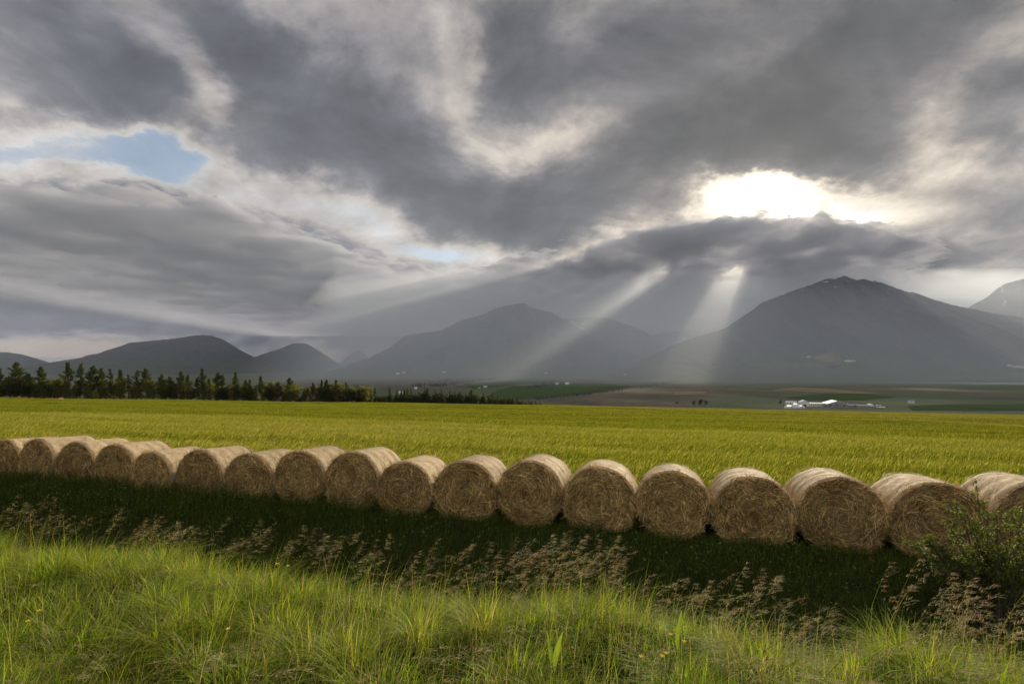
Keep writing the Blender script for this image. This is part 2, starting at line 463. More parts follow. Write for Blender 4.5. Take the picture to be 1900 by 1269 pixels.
# ---------------------------------------------------------------- valley haze
def volume_mat(name, colr, dens, aniso):
    m, t = new_mat(name)
    v = t.n('ShaderNodeVolumePrincipled', {'Color': (*colr, 1), 'Density': dens, 'Anisotropy': aniso})
    t.t.links.new(v.outputs[0], t.n('ShaderNodeOutputMaterial').inputs['Volume'])
    return m
HAZE_D = 2.8e-5
HAZE = volume_mat('haze', (0.70, 0.815, 1.0), HAZE_D, 0.1)
def box_mesh(name, lo, hi):
    V = [(x, y, z) for z in (lo[2], hi[2]) for y in (lo[1], hi[1]) for x in (lo[0], hi[0])]
    Q = [(0, 2, 3, 1), (4, 5, 7, 6), (0, 1, 5, 4), (2, 6, 7, 3), (0, 4, 6, 2), (1, 3, 7, 5)]
    return mesh_np(name, V, Q)
hz_o = tag(link('haze', box_mesh('haze', (-16500, -3000, FLOOR - 40), (16500, 15500, 1760)), mats=(HAZE,)), kind='stuff')

_mo = [(2500, FLOOR - 38), (11000, FLOOR - 38), (11000, 1755), (8400, 1755), (2500, -10)]
_lf = lambda y_: -1560 - (y_ - 3200) * 0.25           # slanted left face, shaped to keep the left hand mountains dark as in shade
_mv = [(_lf(y_), y_, z_) for y_, z_ in _mo] + [(15500, y_, z_) for y_, z_ in _mo]
mist_me = bpy.data.meshes.new('valley_mist')
mist_me.from_pydata(_mv, [], [(4, 3, 2, 1, 0), (5, 6, 7, 8, 9)] + [(i, (i + 1) % 5, (i + 1) % 5 + 5, i + 5) for i in range(5)])
mist_me.update()
mist_o = tag(link('valley_mist', mist_me, mats=(volume_mat('mist', (0.88, 0.94, 1.0), 2.5e-4, 0.28),)), 'thin mist under the cloud bank veiling the mountains', kind='stuff')
# ---------------------------------------------------------------- the cloud bank under the sun, which shades the valley
CZ = 1830.0
BANK = [(940, 478), (1020, 460), (1100, 440), (1180, 424), (1240, 414), (1300, 407), (1420, 405), (1540, 408), (1650, 418), (1745, 440), (1770, 472), (1715, 505), (1665, 530), (1660, 580), (1700, 692), (-300, 692), (-300, 345), (20, 348), (280, 352), (420, 374), (520, 404), (620, 444), (700, 474), (800, 496), (870, 498)]
def poly_sd(px, py, poly):
    """signed distance to a polygon, positive inside (arrays)"""
    P_ = np.array(poly, float)
    dmin = np.full(px.shape, 1e9)
    ins = np.zeros(px.shape, bool)
    for i in range(len(P_)):
        a, b = P_[i], P_[(i + 1) % len(P_)]
        e = b - a
        t = np.clip(((px - a[0]) * e[0] + (py - a[1]) * e[1]) / e.dot(e), 0, 1)
        dmin = np.minimum(dmin, np.hypot(px - a[0] - t * e[0], py - a[1] - t * e[1]))
        c = ((a[1] > py) != (b[1] > py))
        with np.errstate(divide='ignore', invalid='ignore'):
            xi = (b[0] - a[0]) * (py - a[1]) / (b[1] - a[1]) + a[0]
        ins ^= c & (px < xi)
    return np.where(ins, dmin, -dmin)
bx = np.arange(-16000, 14000, 65.0)
by = np.arange(4500, 25500, 65.0)
BX, BY = np.meshgrid(bx, by)
hx_ = CX + BX / BY * F
hy_ = HZ - (CZ - EYE) / BY * F
nA = wob(BX, BY, 1700, 6, 6)
nB = wob(BX + 500, BY, 520, 4, 14)
sd_ = poly_sd(hx_ + 6 * nA, hy_, BANK) + 6 * nA + 3 * nB
th_ = 1.25 * np.clip(sd_ / (34 + 30 * ss(-hx_, -1050, -800) + 40 * ss(hx_, 1560, 1730)), -1, 1) * (1 + 0.3 * nA) + 0.07 * nB
def hole(px, py, rx, ry, an, w):
    ca, sa = math.cos(R(an)), math.sin(R(an))
    dx, dy = hx_ - px + 9 * nA + 6 * nB, hy_ - py + 6 * nB
    u = (dx * ca + dy * sa) / rx; v = (-dx * sa + dy * ca) / ry
    return w * np.exp(-(u * u + v * v) ** 1.5)
th_ = th_ - hole(1356, 517, 25, 16, -10, 5) - hole(1328, 532, 13, 6, -15, 2) - hole(1218, 520, 24, 12, -30, 5) - hole(1199, 535, 17, 9, -40, 4) - hole(1060, 480, 80, 20, -22, 1.1) - hole(1480, 440, 32, 8, -15, 0.8)
th_ = np.minimum(th_, 1.35) * ss(-BY, -25000, -23000) - 0.02
TH = 230.0 * th_
inside = TH > 0
quad_in = inside[:-1, :-1] | inside[:-1, 1:] | inside[1:, 1:] | inside[1:, :-1]
tt_ = np.maximum(TH, 0)
zb_ = CZ + 25 * nB + 20 * nA + 20
zbot = np.maximum(zb_ - 0.25 * tt_, 1770)
ztop = zbot + tt_
ii = np.arange(BX.size).reshape(BX.shape)
def q4(a): return np.stack([a[:-1, :-1], a[:-1, 1:], a[1:, 1:], a[1:, :-1]], -1)[quad_in]
topi = np.where(inside, ii + BX.size, ii)          # rim shares its points, so that the slab is closed
Qt, Qb = q4(topi), q4(ii)[:, ::-1]
keepq = (Qt != Qb[:, ::-1]).any(1)
Vb = np.concatenate([np.stack([BX, BY, zbot], -1).reshape(-1, 3), np.stack([BX, BY, ztop], -1).reshape(-1, 3)])
Qa = np.concatenate([Qt[keepq], Qb[keepq]])
us_, inv = np.unique(Qa, return_inverse=True)
M_CLOUD, t = new_mat('cloud_vapour')
co = t.n('ShaderNodeTexCoord').outputs['Object']
xo_ = t.n('ShaderNodeSeparateXYZ', {0: co}).outputs[0]
solid = t.mr(xo_, -3200.0, -600.0, 0.38, 0.0)
dn = t.m('MULTIPLY', t.m('MAXIMUM', solid, t.mr(t.noise(t.v('MULTIPLY', co, (1, 1, 1.6)), 1 / 700.0, 5, 0.62, 0.3), 0.34, 0.64, 0.14, 1.0)), t.m('MULTIPLY', t.mr(t.n('ShaderNodeSeparateXYZ', {0: co}).outputs[0], -13000.0, -5000.0, 0.0, 1.0), 0.0066))
v = t.n('ShaderNodeVolumePrincipled', {'Color': (0.63, 0.645, 0.70, 1), 'Density': dn, 'Anisotropy': 0.0})
t.t.links.new(v.outputs[0], t.n('ShaderNodeOutputMaterial').inputs['Volume'])
M_CLOUD.cycles.volume_step_rate = 0.12
bank_o = tag(link('cloud_bank', mesh_np('cloud_bank', Vb[us_], inv.reshape(-1, 4), smooth=True), mats=(M_CLOUD,)), 'dark flat cloud bank hanging below the bright gap of the sun', kind='stuff')
# ---------------------------------------------------------------- straw bales
def straw_mat(name, base_els, rough=0.85, trans=0.12, band=0.0):
    m, t = new_mat(name)
    tint = t.n('ShaderNodeAttribute', attribute_name='tint').outputs['Color']
    oi = t.n('ShaderNodeObjectInfo').outputs['Random']
    co = t.n('ShaderNodeTexCoord').outputs['Object']
    off = t.v('ADD', co, t.n('ShaderNodeCombineXYZ', {0: t.m('MULTIPLY', oi, 17.0), 1: t.m('MULTIPLY', oi, 5.0), 2: 0.0}).outputs[0])
    sp_ = t.n('ShaderNodeSeparateXYZ', {0: co})
    angl = t.m('ARCTAN2', sp_.outputs[0], sp_.outputs[2])
    cyl = t.n('ShaderNodeCombineXYZ', {0: t.m('MULTIPLY', angl, 0.62), 1: sp_.outputs[1], 2: t.m('MULTIPLY', oi, 9.0)}).outputs[0]
    if band:
        f1 = t.noise(t.v('MULTIPLY', cyl, (14.0, 60.0, 1.0)), 2.6, 6, 0.72, 0.5)
    else:
        rad = t.v('LENGTH', t.v('MULTIPLY', co, (1, 0, 1)))
        pol = t.n('ShaderNodeCombineXYZ', {0: t.m('MULTIPLY', angl, 2.2), 1: t.m('MULTIPLY', rad, 9.0), 2: t.m('MULTIPLY', oi, 9.0)}).outputs[0]
        f1 = t.noise(pol, 2.4, 7, 0.72, 1.9)
    c = t.ramp(f1, base_els)
    blot = t.noise(off, 3.2, 5, 0.6, 0.4)
    c = t.mix(1.0, c, t.ramp(blot, [(0.3, (0.86, 0.82, 0.76) if band else (0.66, 0.58, 0.48)), (0.5, (1.0, 0.98, 0.94)), (0.7, (1.1, 1.09, 1.06) if band else (1.25, 1.24, 1.2))]), 'MULTIPLY')
    c = t.mix(1.0, c, tint, 'MULTIPLY')
    k = t.m('MULTIPLY_ADD', oi, 0.22, 0.89)
    c = t.mix(1.0, c, t.n('ShaderNodeCombineColor', {0: k, 1: k, 2: k}).outputs[0], 'MULTIPLY')
    bmp = t.n('ShaderNodeBump', {'Strength': 0.3 if band else 0.9, 'Distance': 0.012 if band else 0.02, 'Height': f1}).outputs[0]
    b = t.n('ShaderNodeBsdfPrincipled', {'Base Color': c, 'Roughness': rough, 'Normal': bmp})
    b.inputs['Specular IOR Level'].default_value = 0.12
    tr = t.n('ShaderNodeBsdfTranslucent', {'Color': c})
    mx = t.n('ShaderNodeMixShader', {0: trans, 1: b.outputs[0], 2: tr.outputs[0]})
    t.t.links.new(mx.outputs[0], t.n('ShaderNodeOutputMaterial').inputs[0])
    return m
M_END = straw_mat('straw_end', [(0.28, (0.12, 0.076, 0.028)), (0.5, (0.41, 0.29, 0.12)), (0.72, (0.70, 0.53, 0.25))])
M_SIDE = straw_mat('wrapped_straw', [(0.25, (0.29, 0.22, 0.125)), (0.5, (0.47, 0.375, 0.235)), (0.75, (0.64, 0.53, 0.36))], 0.8, 0.05, 1.0)

BR, BL = 0.625, 1.22
def strands(pos, dirs, nrm, length, width, bow, lift, cols, seg=3):
    """flat curved stalks: pos,dirs,nrm (n,3); bow bends them sideways, lift off the surface"""
    n = len(pos)
    side = np.cross(nrm, dirs)
    side /= np.linalg.norm(side, axis=1, keepdims=True)
    tt = np.linspace(-0.5, 0.5, seg + 1)
    V = np.zeros((n, seg + 1, 2, 3))
    for i, t in enumerate(tt):
        c = pos + dirs * (length * t)[:, None] + side * (bow * (t * t - 0.1))[:, None] + nrm * (lift[0] + (lift[1]) * (t + 0.5))[:, None]
        w = side * (width * 0.5 * (0.6 if abs(t) > 0.45 else 1))[:, None]
        V[:, i, 0] = c - w
        V[:, i, 1] = c + w
    base = (np.arange(n) * (seg + 1) * 2)[:, None]
    Q = []
    for i in range(seg):
        o = i * 2
        Q.append(np.concatenate([base + o, base + o + 1, base + o + 3, base + o + 2], 1))
    Q = np.stack(Q, 1).reshape(-1, 4)
    C = np.repeat(cols, (seg + 1) * 2, 0)
    return V.reshape(-1, 3), Q, C

def end_face(seed, front=True):
    g = np.random.default_rng(seed)
    na, nr = 84, 34
    rr = np.linspace(0, 1, nr + 1)[1:]
    th = np.linspace(0, 2 * math.pi, na, endpoint=False)
    Rm, Tm = np.meshgrid(rr, th, indexing='ij')
    wobr = 1 + 0.012 * np.sin(2 * Tm + seed % 4) + 0.010 * np.sin(3 * Tm + seed % 4) + 0.008 * np.sin(7 * Tm + 2 * seed)
    r_ = Rm * (BR - 0.02) * wobr
    x, z = r_ * np.sin(Tm), r_ * np.cos(Tm)
    spir = 0.012 * np.sin((Rm * 16 + Tm / 6.283) * 6.283 + 1.5 * wob(x * 9, z * 9, 3.0, 2, seed % 5))
    y = -0.02 * (1 - Rm ** 2) + 0.045 * np.clip(Rm - 0.86, 0, 1) ** 1.0 / 0.14 + spir * 0.7 + 0.022 * wob(x, z, 0.35, 4, seed % 7) + g.normal(0, 0.004, x.shape)
    V = np.concatenate([[(0, -0.02, 0)], np.stack([x, y, z], -1).reshape(-1, 3)])
    ring = lambda i: 1 + i * na + np.arange(na)
    Q = [np.stack([ring(i), np.roll(ring(i), -1), np.roll(ring(i + 1), -1), ring(i + 1)], 1) for i in range(nr - 1)]
    r0 = ring(0)
    Q.append(np.stack([np.zeros(na, int), np.zeros(na, int), np.roll(r0, -1), r0], 1)[:0])
    Q = np.concatenate(Q)
    # close the hub with small quads
    hub = np.stack([np.zeros(na // 2, int), r0[2::2].tolist() + [r0[0]], r0[1::2], r0[0::2]], 1)
    Q = np.concatenate([Q, hub])
    C = np.full((len(V), 3), 1.0)
    if front:
        n = 2600
        rad = (BR - 0.03) * np.sqrt(g.uniform(0.0, 1, n))
        a = g.uniform(0, 2 * math.pi, n)
        swirl = g.normal(0, 0.55, n) + 0.95 * wob(rad * np.sin(a), rad * np.cos(a), 0.55, 3, seed % 9)
        pos = np.stack([rad * np.sin(a), np.full(n, -0.012) + 0.02 * wob(rad * np.sin(a), rad * np.cos(a), 0.35, 3, seed % 7), rad * np.cos(a)], -1)
        pos[:, 1] += 0.045 * np.clip(rad / BR - 0.86, 0, 1) / 0.14
        tang = np.stack([np.cos(a), 0 * a, -np.sin(a)], -1)
        outw = np.stack([np.sin(a), 0 * a, np.cos(a)], -1)
        dirs = tang * np.cos(swirl)[:, None] + outw * np.sin(swirl)[:, None]
        nrm = np.tile([0, -1.0, 0], (n, 1)) + g.normal(0, 0.25, (n, 3))
        nrm /= np.linalg.norm(nrm, axis=1, keepdims=True)
        L = np.minimum(g.uniform(0.07, 0.34, n), 2.2 * np.maximum(0.07, BR - rad + 0.08))
        k = (0.45 + 1.9 * g.random(n) ** 1.6)[:, None] * np.array([1, 1, 1.0]) * (1 + g.normal(0, 0.05, (n, 3)))
        lift = (g.uniform(0.0, 0.022, n), g.uniform(-0.01, 0.045, n) * (g.random(n) < 0.6))
        V2, Q2, C2 = strands(pos, dirs, nrm, L, g.uniform(0.004, 0.0085, n), -L * L / np.maximum(rad, 0.1) * 0.5 * np.cos(swirl), lift, k)
        Q = np.concatenate([Q, Q2 + len(V)])
        V = np.concatenate([V, V2])
        C = np.concatenate([C, C2])
    return mesh_np('end_face', V, Q, C, smooth=False)

def side_mesh(seed):
    g = np.random.default_rng(seed)
    na, nl = 96, 22
    th = np.linspace(0, 2 * math.pi, na, endpoint=False)
    ys = np.linspace(0, 1, nl + 1)
    Ym, Tm = np.meshgrid(ys, th, indexing='ij')
    e = np.minimum(Ym, 1 - Ym) * BL
    wobr = 1 + 0.012 * np.sin(2 * Tm + seed % 4) + 0.010 * np.sin(3 * Tm + seed % 4) + 0.008 * np.sin(7 * Tm + 2 * seed)
    r_ = BR * wobr - 0.035 * np.exp(-e / 0.035) + 0.004 * wob(Tm * 2.0, Ym * 3, 1.6, 4, seed % 6) + 0.006 * np.sin(Ym * 24 + 0.5 * np.sin(Tm * 2)) + g.normal(0, 0.0008, Tm.shape)
    V = np.stack([r_ * np.sin(Tm), Ym * BL, r_ * np.cos(Tm)], -1).reshape(-1, 3)
    ring = lambda i: i * na + np.arange(na)
    Q = np.concatenate([np.stack([ring(i), ring(i + 1), np.roll(ring(i + 1), -1), np.roll(ring(i), -1)], 1) for i in range(nl)])
    C = np.full((len(V), 3), 1.0)
    n = 2000
    a = g.uniform(0, 2 * math.pi, n)
    y = g.uniform(0.0, BL, n)
    rad = BR + 0.008
    outw = np.stack([np.sin(a), 0 * a, np.cos(a)], -1)
    tang = np.stack([np.cos(a), 0 * a, -np.sin(a)], -1)
    sw = g.normal(0, 0.45, n)
    dirs = tang * np.cos(sw)[:, None] + np.array([0, 1.0, 0]) * np.sin(sw)[:, None]
    nrm = outw + g.normal(0, 0.2, (n, 3))
    nrm /= np.linalg.norm(nrm, axis=1, keepdims=True)
    L = g.uniform(0.05, 0.16, n)
    k = g.uniform(0.65, 1.45, n)[:, None] * (1 + g.normal(0, 0.04, (n, 3)))
    lift = (g.uniform(0.0, 0.012, n) - L * L / 8 / BR, g.uniform(-0.006, 0.014, n))
    V2, Q2, C2 = strands(outw * rad + np.stack([0 * y, y, 0 * y], -1), dirs, nrm, L, g.uniform(0.004, 0.008, n), g.normal(0, 0.02, n), lift, k, 2)
    return mesh_np('wrapped_side', np.concatenate([V, V2]), np.concatenate([Q, Q2 + len(V)]), np.concatenate([C, C2]), smooth=True)

FRONTS = [end_face(11 + i) for i in range(6)]
BACKS = [end_face(31, False)]
SIDES = [side_mesh(51 + i) for i in range(4)]
for me in FRONTS + BACKS: me.materials.append(M_END)
for me in SIDES: me.materials.append(M_SIDE)

LEFTS = [-28, 35, 100, 172, 240, 319, 409, 505, 597, 700, 800, 920, 1042, 1180, 1318, 1482, 1651, 1845]
TOPS = [814, 810, 817, 823.5, 835, 833, 839, 833, 838, 853, 854, 853, 865.5, 870.5, 882, 886, 896, 893]
def q_of(px):
    u = (px - CX) / F
    return (AX[1] * u - AX[0]) * S0 / (RW[0] - u * RW[1])
QS = [q_of(p) for p in LEFTS]
WORD = ['first', 'second', 'third', 'fourth', 'fifth', 'sixth', 'seventh', 'eighth', 'ninth', 'tenth', 'eleventh', 'twelfth', 'thirteenth',
        'fourteenth', 'fifteenth', 'sixteenth', 'seventeenth', 'eighteenth', 'nineteenth']
BALE_LABEL = [
 'round straw bale cut off by the left edge of the photo',
 'second round straw bale from the far end, right of the one cut by the edge',
 'third round straw bale from the far end of the row, standing in dark grass',
 'fourth round straw bale from the far end, with pale tufts at its foot',
 'fifth round straw bale from the far end, lower than its neighbours',
 'sixth round straw bale from the far end, its long pale side showing above the fifth',
 'seventh round straw bale from the far end, a little lower than the eighth',
 'eighth round straw bale from the far end, standing slightly proud of the seventh',
 'ninth round straw bale from the far end, just left of a lower bale',
 'tenth round straw bale from the far end, low one right of a tall bale',
 'eleventh round straw bale from the far end, near the middle of the row',
 'twelfth round straw bale, right of the middle of the row, behind the thickest seed heads',
 'thirteenth round straw bale, seen straight on with seed heads in front of its foot',
 'fourteenth round straw bale, fifth from the near end, seen straight on',
 'fifteenth round straw bale, fourth from the near end, with loose straw hanging at its foot',
 'large round straw bale third from the near end, beside the one behind the bush',
 'round straw bale half hidden by the leafy bush, second from the near end',
 'nearest round straw bale at the right edge, mostly behind the bush']
BALES = []
for k, qk in enumerate(QS):
    dnext = (QS[k + 1] - qk) if k < len(QS) - 1 else 1.27
    dia = min(max(dnext * 1.0, 1.20), 1.34)
    qc = qk + max(dnext, dia) / 2
    s0 = S0 + random.uniform(-0.05, 0.05)
    p = AX * s0 + RW * qc
    ztop = EYE - (TOPS[k] - HZ) / F * p[1]
    zb = ztop - dia
    b = empty('straw_bale', (p[0], p[1], zb), BALE_LABEL[k], 'straw bale', 'straw bales in a row along the ditch')
    sc_ = dia / (2 * BR)
    b.scale = (sc_ * random.uniform(1.0, 1.025), 1.0, sc_ * random.uniform(0.965, 1.0))
    b.rotation_euler = (R(-2.6 + random.uniform(-0.8, 0.8)), 0, math.atan2(-AX[0], AX[1]) + R(random.uniform(-2.0, 2.0)))
    roll = R(random.uniform(0, 360))
    vis = [('wrapped_side', SIDES[k % 4], 0, 0), ('end_face', FRONTS[(k * 5 + 1) % 6], 0, 0), ('end_face', BACKS[0], BL, math.pi)]
    for nm, me, yy, rz in vis:
        o = bpy.data.objects.new(nm, me)
        COL.objects.link(o)
        o.parent = b
        o.location = (0, yy, BR)
        o.rotation_euler = (0, roll if rz == 0 else 0, rz)
    g3 = np.random.default_rng(900 + k)
    n = 110
    xs = g3.uniform(-0.36, 0.36, n)
    pos = np.stack([xs, g3.normal(-0.02, 0.02, n), np.abs(g3.normal(0.0, 0.05, n)) + BR - np.sqrt(np.maximum(BR ** 2 - np.clip(xs, -.6, .6) ** 2, 0)) * 0.97 + 0.02], -1)
    dr_ = g3.normal(0, 1, (n, 3)) * np.array([0.8, 0.35, 0.9]); dr_ /= np.linalg.norm(dr_, axis=1, keepdims=True)
    nr_ = g3.normal(0, 0.3, (n, 3)) + np.array([0, -1, 0.3]); nr_ /= np.linalg.norm(nr_, axis=1, keepdims=True)
    o = link('loose_straw', mesh_np('loose_straw', *strands(pos, dr_, nr_, g3.uniform(0.06, 0.26, n), g3.uniform(0.004, 0.008, n), g3.normal(0, 0.02, n), (np.zeros(n), np.zeros(n)), g3.uniform(0.8, 2.0, n)[:, None] * np.ones((n, 3)))), b, (M_END,))
    BALES.append((qc, s0, dia, zb))
# ---------------------------------------------------------------- grass, barley, weeds
def leaf_mat(name, trans=0.45, gloss=0.06, rough=0.35, mul=(1, 1, 1), isl=0.25):
    m, t = new_mat(name)
    c = t.n('ShaderNodeAttribute', attribute_name='tint').outputs['Color']
    ri = t.n('ShaderNodeNewGeometry').outputs['Random Per Island']
    k = t.m('MULTIPLY_ADD', ri, 2 * isl, 1 - isl)
    c = t.mix(1.0, c, t.n('ShaderNodeCombineColor', {0: t.m('MULTIPLY', k, mul[0]), 1: t.m('MULTIPLY', k, mul[1]), 2: t.m('MULTIPLY', k, mul[2])}).outputs[0], 'MULTIPLY')
    df = t.n('ShaderNodeBsdfDiffuse', {'Color': c})
    tr = t.n('ShaderNodeBsdfTranslucent', {'Color': t.mix(1.0, c, (1.25, 1.2, 0.55), 'MULTIPLY')})
    mx = t.n('ShaderNodeMixShader', {0: trans, 1: df.outputs[0], 2: tr.outputs[0]})
    if gloss <= 0:
        t.t.links.new(mx.outputs[0], t.n('ShaderNodeOutputMaterial').inputs[0])
        return m
    gl = t.n('ShaderNodeBsdfGlossy', {'Color': (0.8, 0.8, 0.75, 1), 'Roughness': rough})
    m2 = t.n('ShaderNodeMixShader', {0: gloss, 1: mx.outputs[0], 2: gl.outputs[0]})
    t.t.links.new(m2.outputs[0], t.n('ShaderNodeOutputMaterial').inputs[0])
    return m
M_GRASS = leaf_mat('grass_blade', 0.55, 0.018, 0.5)
M_DITCH = leaf_mat('ditch_grass', 0.35, 0.0)
M_BARLEY = leaf_mat('barley', 0.5, 0.0)
M_SEED = leaf_mat('seed_head', 0.55, 0.0)
M_LEAF = leaf_mat('leaf', 0.5, 0.025, 0.45)

def blades(root, h, w, az, bend, cols, seg=4, tip=0.12, face=None):
    """(n,3) roots -> curved tapering strips; az: direction of lean; bend: tip offset / height"""
    n = len(root)
    dirv = np.stack([np.cos(az), np.sin(az), 0 * az], -1)
    fa = az + math.pi / 2 if face is None else face
    side = np.stack([np.cos(fa), np.sin(fa), 0 * az], -1)
    V = np.zeros((n, seg + 1, 2, 3), np.float32)
    for i in range(seg + 1):
        t = i / seg
        c = root + dirv * (h * bend * t ** 1.8)[:, None]
        c[:, 2] += h * (t - 0.42 * np.minimum(bend, 1.3) * t ** 2.4)
        ww = w * 0.5 * ((1 - t ** 1.6) * (1 - tip) + tip) * (0.75 + 0.25 * min(1, t * 5))
        V[:, i, 0] = c - side * ww[:, None]
        V[:, i, 1] = c + side * ww[:, None]
    base = (np.arange(n) * (seg + 1) * 2)[:, None]
    Q = np.stack([np.concatenate([base + 2 * i, base + 2 * i + 1, base + 2 * i + 3, base + 2 * i + 2], 1) for i in range(seg)], 1).reshape(-1, 4)
    C = np.repeat(cols, (seg + 1) * 2, 0)
    return V.reshape(-1, 3), Q, C
class Mesh:
    def __init__(self):
        self.V, self.Q, self.C, self.n = [], [], [], 0
    def add(self, vqc):
        V, Q, C = vqc
        self.V.append(V); self.Q.append(Q + self.n); self.C.append(C)
        self.n += len(V)
    def build(self, name, mat, parent=None, smooth=True):
        return link(name, mesh_np(name, np.concatenate(self.V), np.concatenate(self.Q), np.concatenate(self.C), smooth=smooth), parent, (mat,))
def pick(pal, n, wts, g=rng, jit=0.12):
    pal = np.array(pal)
    i = g.choice(len(pal), n, p=np.array(wts) / sum(wts))
    return np.clip(pal[i] * (1 + g.normal(0, jit, (n, 1))) * (1 + g.normal(0, 0.05, (n, 3))), 0.003, 1)
def scatter(smin, smax, density, ymin=1.2, half=1.06, pad=0.7, ymax=400, qmin=-60, qmax=60):
    """uniform points between two distances across the ditch, kept to what the camera's side of the place can see"""
    n = int((smax - smin) * (qmax - qmin) * density)
    s = rng.uniform(smin, smax, n); q = rng.uniform(qmin, qmax, n)
    x = AX[0] * s + RW[0] * q; y = AX[1] * s + RW[1] * q
    k = (y > ymin) & (y < ymax) & (np.abs(x) < half * y + pad)
    return x[k], y[k], s[k], q[k]

# lit verge in the foreground: a low sward and many tussocks that lean outwards
G = Mesh()
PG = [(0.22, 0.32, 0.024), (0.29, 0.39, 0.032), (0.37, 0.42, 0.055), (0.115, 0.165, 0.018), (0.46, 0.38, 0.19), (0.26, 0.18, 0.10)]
x, y, s, q = scatter(1.2, 5.0, 2100, 1.2, 1.08, 2.6, qmin=-12, qmax=9)
cl = wob(x, y, 1.1, 3, 11)
keep = rng.random(len(x)) < 1 - 0.8 * ss(s, 3.7, 4.5)
x, y, s, q, cl = x[keep], y[keep], s[keep], q[keep], cl[keep]
n = len(x)
h = np.clip((0.15 + 0.05 * cl) * rng.uniform(0.4, 1.5, n), 0.05, 0.4)
G.add(blades(np.stack([x, y, ground_z(x, y) - 0.01], -1), h, rng.uniform(0.002, 0.0048, n), rng.uniform(0, 6.28, n), np.clip(rng.gamma(2.2, 0.42, n), 0.05, 1.9), pick(PG, n, [22, 16, 8, 38, 9, 7]), 3))  # dark greens favoured: shade of the hollows put into the sward colour
tx, ty, ts_, tq = scatter(1.3, 4.35, 10.0, 1.2, 1.08, 2.6, qmin=-12, qmax=9)
kk = rng.random(len(tx)) < 1 - 0.6 * ss(ts_, 3.6, 4.3)
tx, ty, ts_ = tx[kk], ty[kk], ts_[kk]
for cx0, cy0, s0_ in zip(tx, ty, ts_):
    m_ = int(rng.uniform(150, 380))
    rad_ = rng.uniform(0.06, 0.19)
    ht = rng.uniform(0.15, 0.31) * (1 - 0.25 * float(ss(s0_, 3.6, 4.3)))
    r_ = rad_ * np.sqrt(rng.random(m_)) ; a_ = rng.uniform(0, 6.28, m_)
    bx0, by0 = cx0 + r_ * np.cos(a_), cy0 + r_ * np.sin(a_)
    az = a_ + rng.normal(0, 0.5, m_)
    bend = np.clip(0.25 + 0.75 * r_ / rad_ + rng.normal(0.1, 0.25, m_), 0.05, 1.8)
    wts = [[34, 26, 12, 16, 6, 2], [14, 34, 28, 6, 8, 2], [24, 12, 4, 40, 6, 4], [18, 20, 22, 8, 22, 10]][rng.choice(4, p=[.4, .3, .2, .1])]
    G.add(blades(np.stack([bx0, by0, ground_z(bx0, by0) - 0.01], -1), ht * rng.uniform(0.45, 1.25, m_), rng.uniform(0.0024, 0.0058, m_), az + 0.15, bend, pick(PG, m_, wts), 4))
# thin stalks and long arching blades
n = 4200
x, y, s, q = scatter(1.3, 4.1, 150, 1.5, qmin=-11, qmax=7)
n = len(x)
G.add(blades(np.stack([x, y, ground_z(x, y)], -1), rng.uniform(0.25, 0.5, n), rng.uniform(0.0016, 0.0032, n), rng.normal(0.2, 0.9, n), np.clip(rng.gamma(2.5, 0.3, n), 0.1, 1.6), pick(PG, n, [16, 26, 26, 5, 22, 10]), 5))
tag(G.build('verge_grass', M_GRASS), kind='stuff')

# shaded ditch
G = Mesh()
x, y, s, q = scatter(4.4, 11.3, 900, 1.5, 1.08, 3.2, qmin=-26, qmax=16)
cl = wob(x, y, 1.3, 3, 13)
n = len(x)
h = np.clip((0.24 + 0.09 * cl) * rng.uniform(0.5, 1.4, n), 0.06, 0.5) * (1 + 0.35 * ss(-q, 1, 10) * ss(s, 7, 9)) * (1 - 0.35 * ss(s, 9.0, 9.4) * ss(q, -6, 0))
PD = [(0.060, 0.092, 0.018), (0.090, 0.125, 0.020), (0.13, 0.155, 0.03), (0.036, 0.058, 0.015), (0.11, 0.085, 0.04)]  # greens darkened: the ditch's shadow is put partly into the blade colour
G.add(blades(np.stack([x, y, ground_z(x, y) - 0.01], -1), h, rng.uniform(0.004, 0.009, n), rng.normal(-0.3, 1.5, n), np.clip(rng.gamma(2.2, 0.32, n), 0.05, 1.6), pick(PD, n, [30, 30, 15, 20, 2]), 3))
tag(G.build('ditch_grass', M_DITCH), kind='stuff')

# broad leaved weeds in the ditch
G = Mesh()
x, y, s, q = scatter(4.6, 9.0, 420, 2.0, qmin=-14, qmax=10)
cl = wob(x, y, 1.7, 2, 17)
kk = rng.random(len(x)) < np.clip(0.25 + 0.5 * cl, 0, 1)
x, y, s, q = x[kk], y[kk], s[kk], q[kk]
n = len(x)
z = ground_z(x, y) + rng.uniform(0.08, 0.42, n)
G.add(blades(np.stack([x, y, z], -1), rng.uniform(0.02, 0.05, n), rng.uniform(0.018, 0.045, n), rng.uniform(0, 6.28, n), rng.uniform(0.8, 1.6, n), pick([(0.07, 0.11, 0.03), (0.11, 0.15, 0.04), (0.13, 0.16, 0.09)], n, [5, 4, 1]), 3, 0.2))
tag(G.build('ditch_weeds', M_DITCH), kind='stuff')

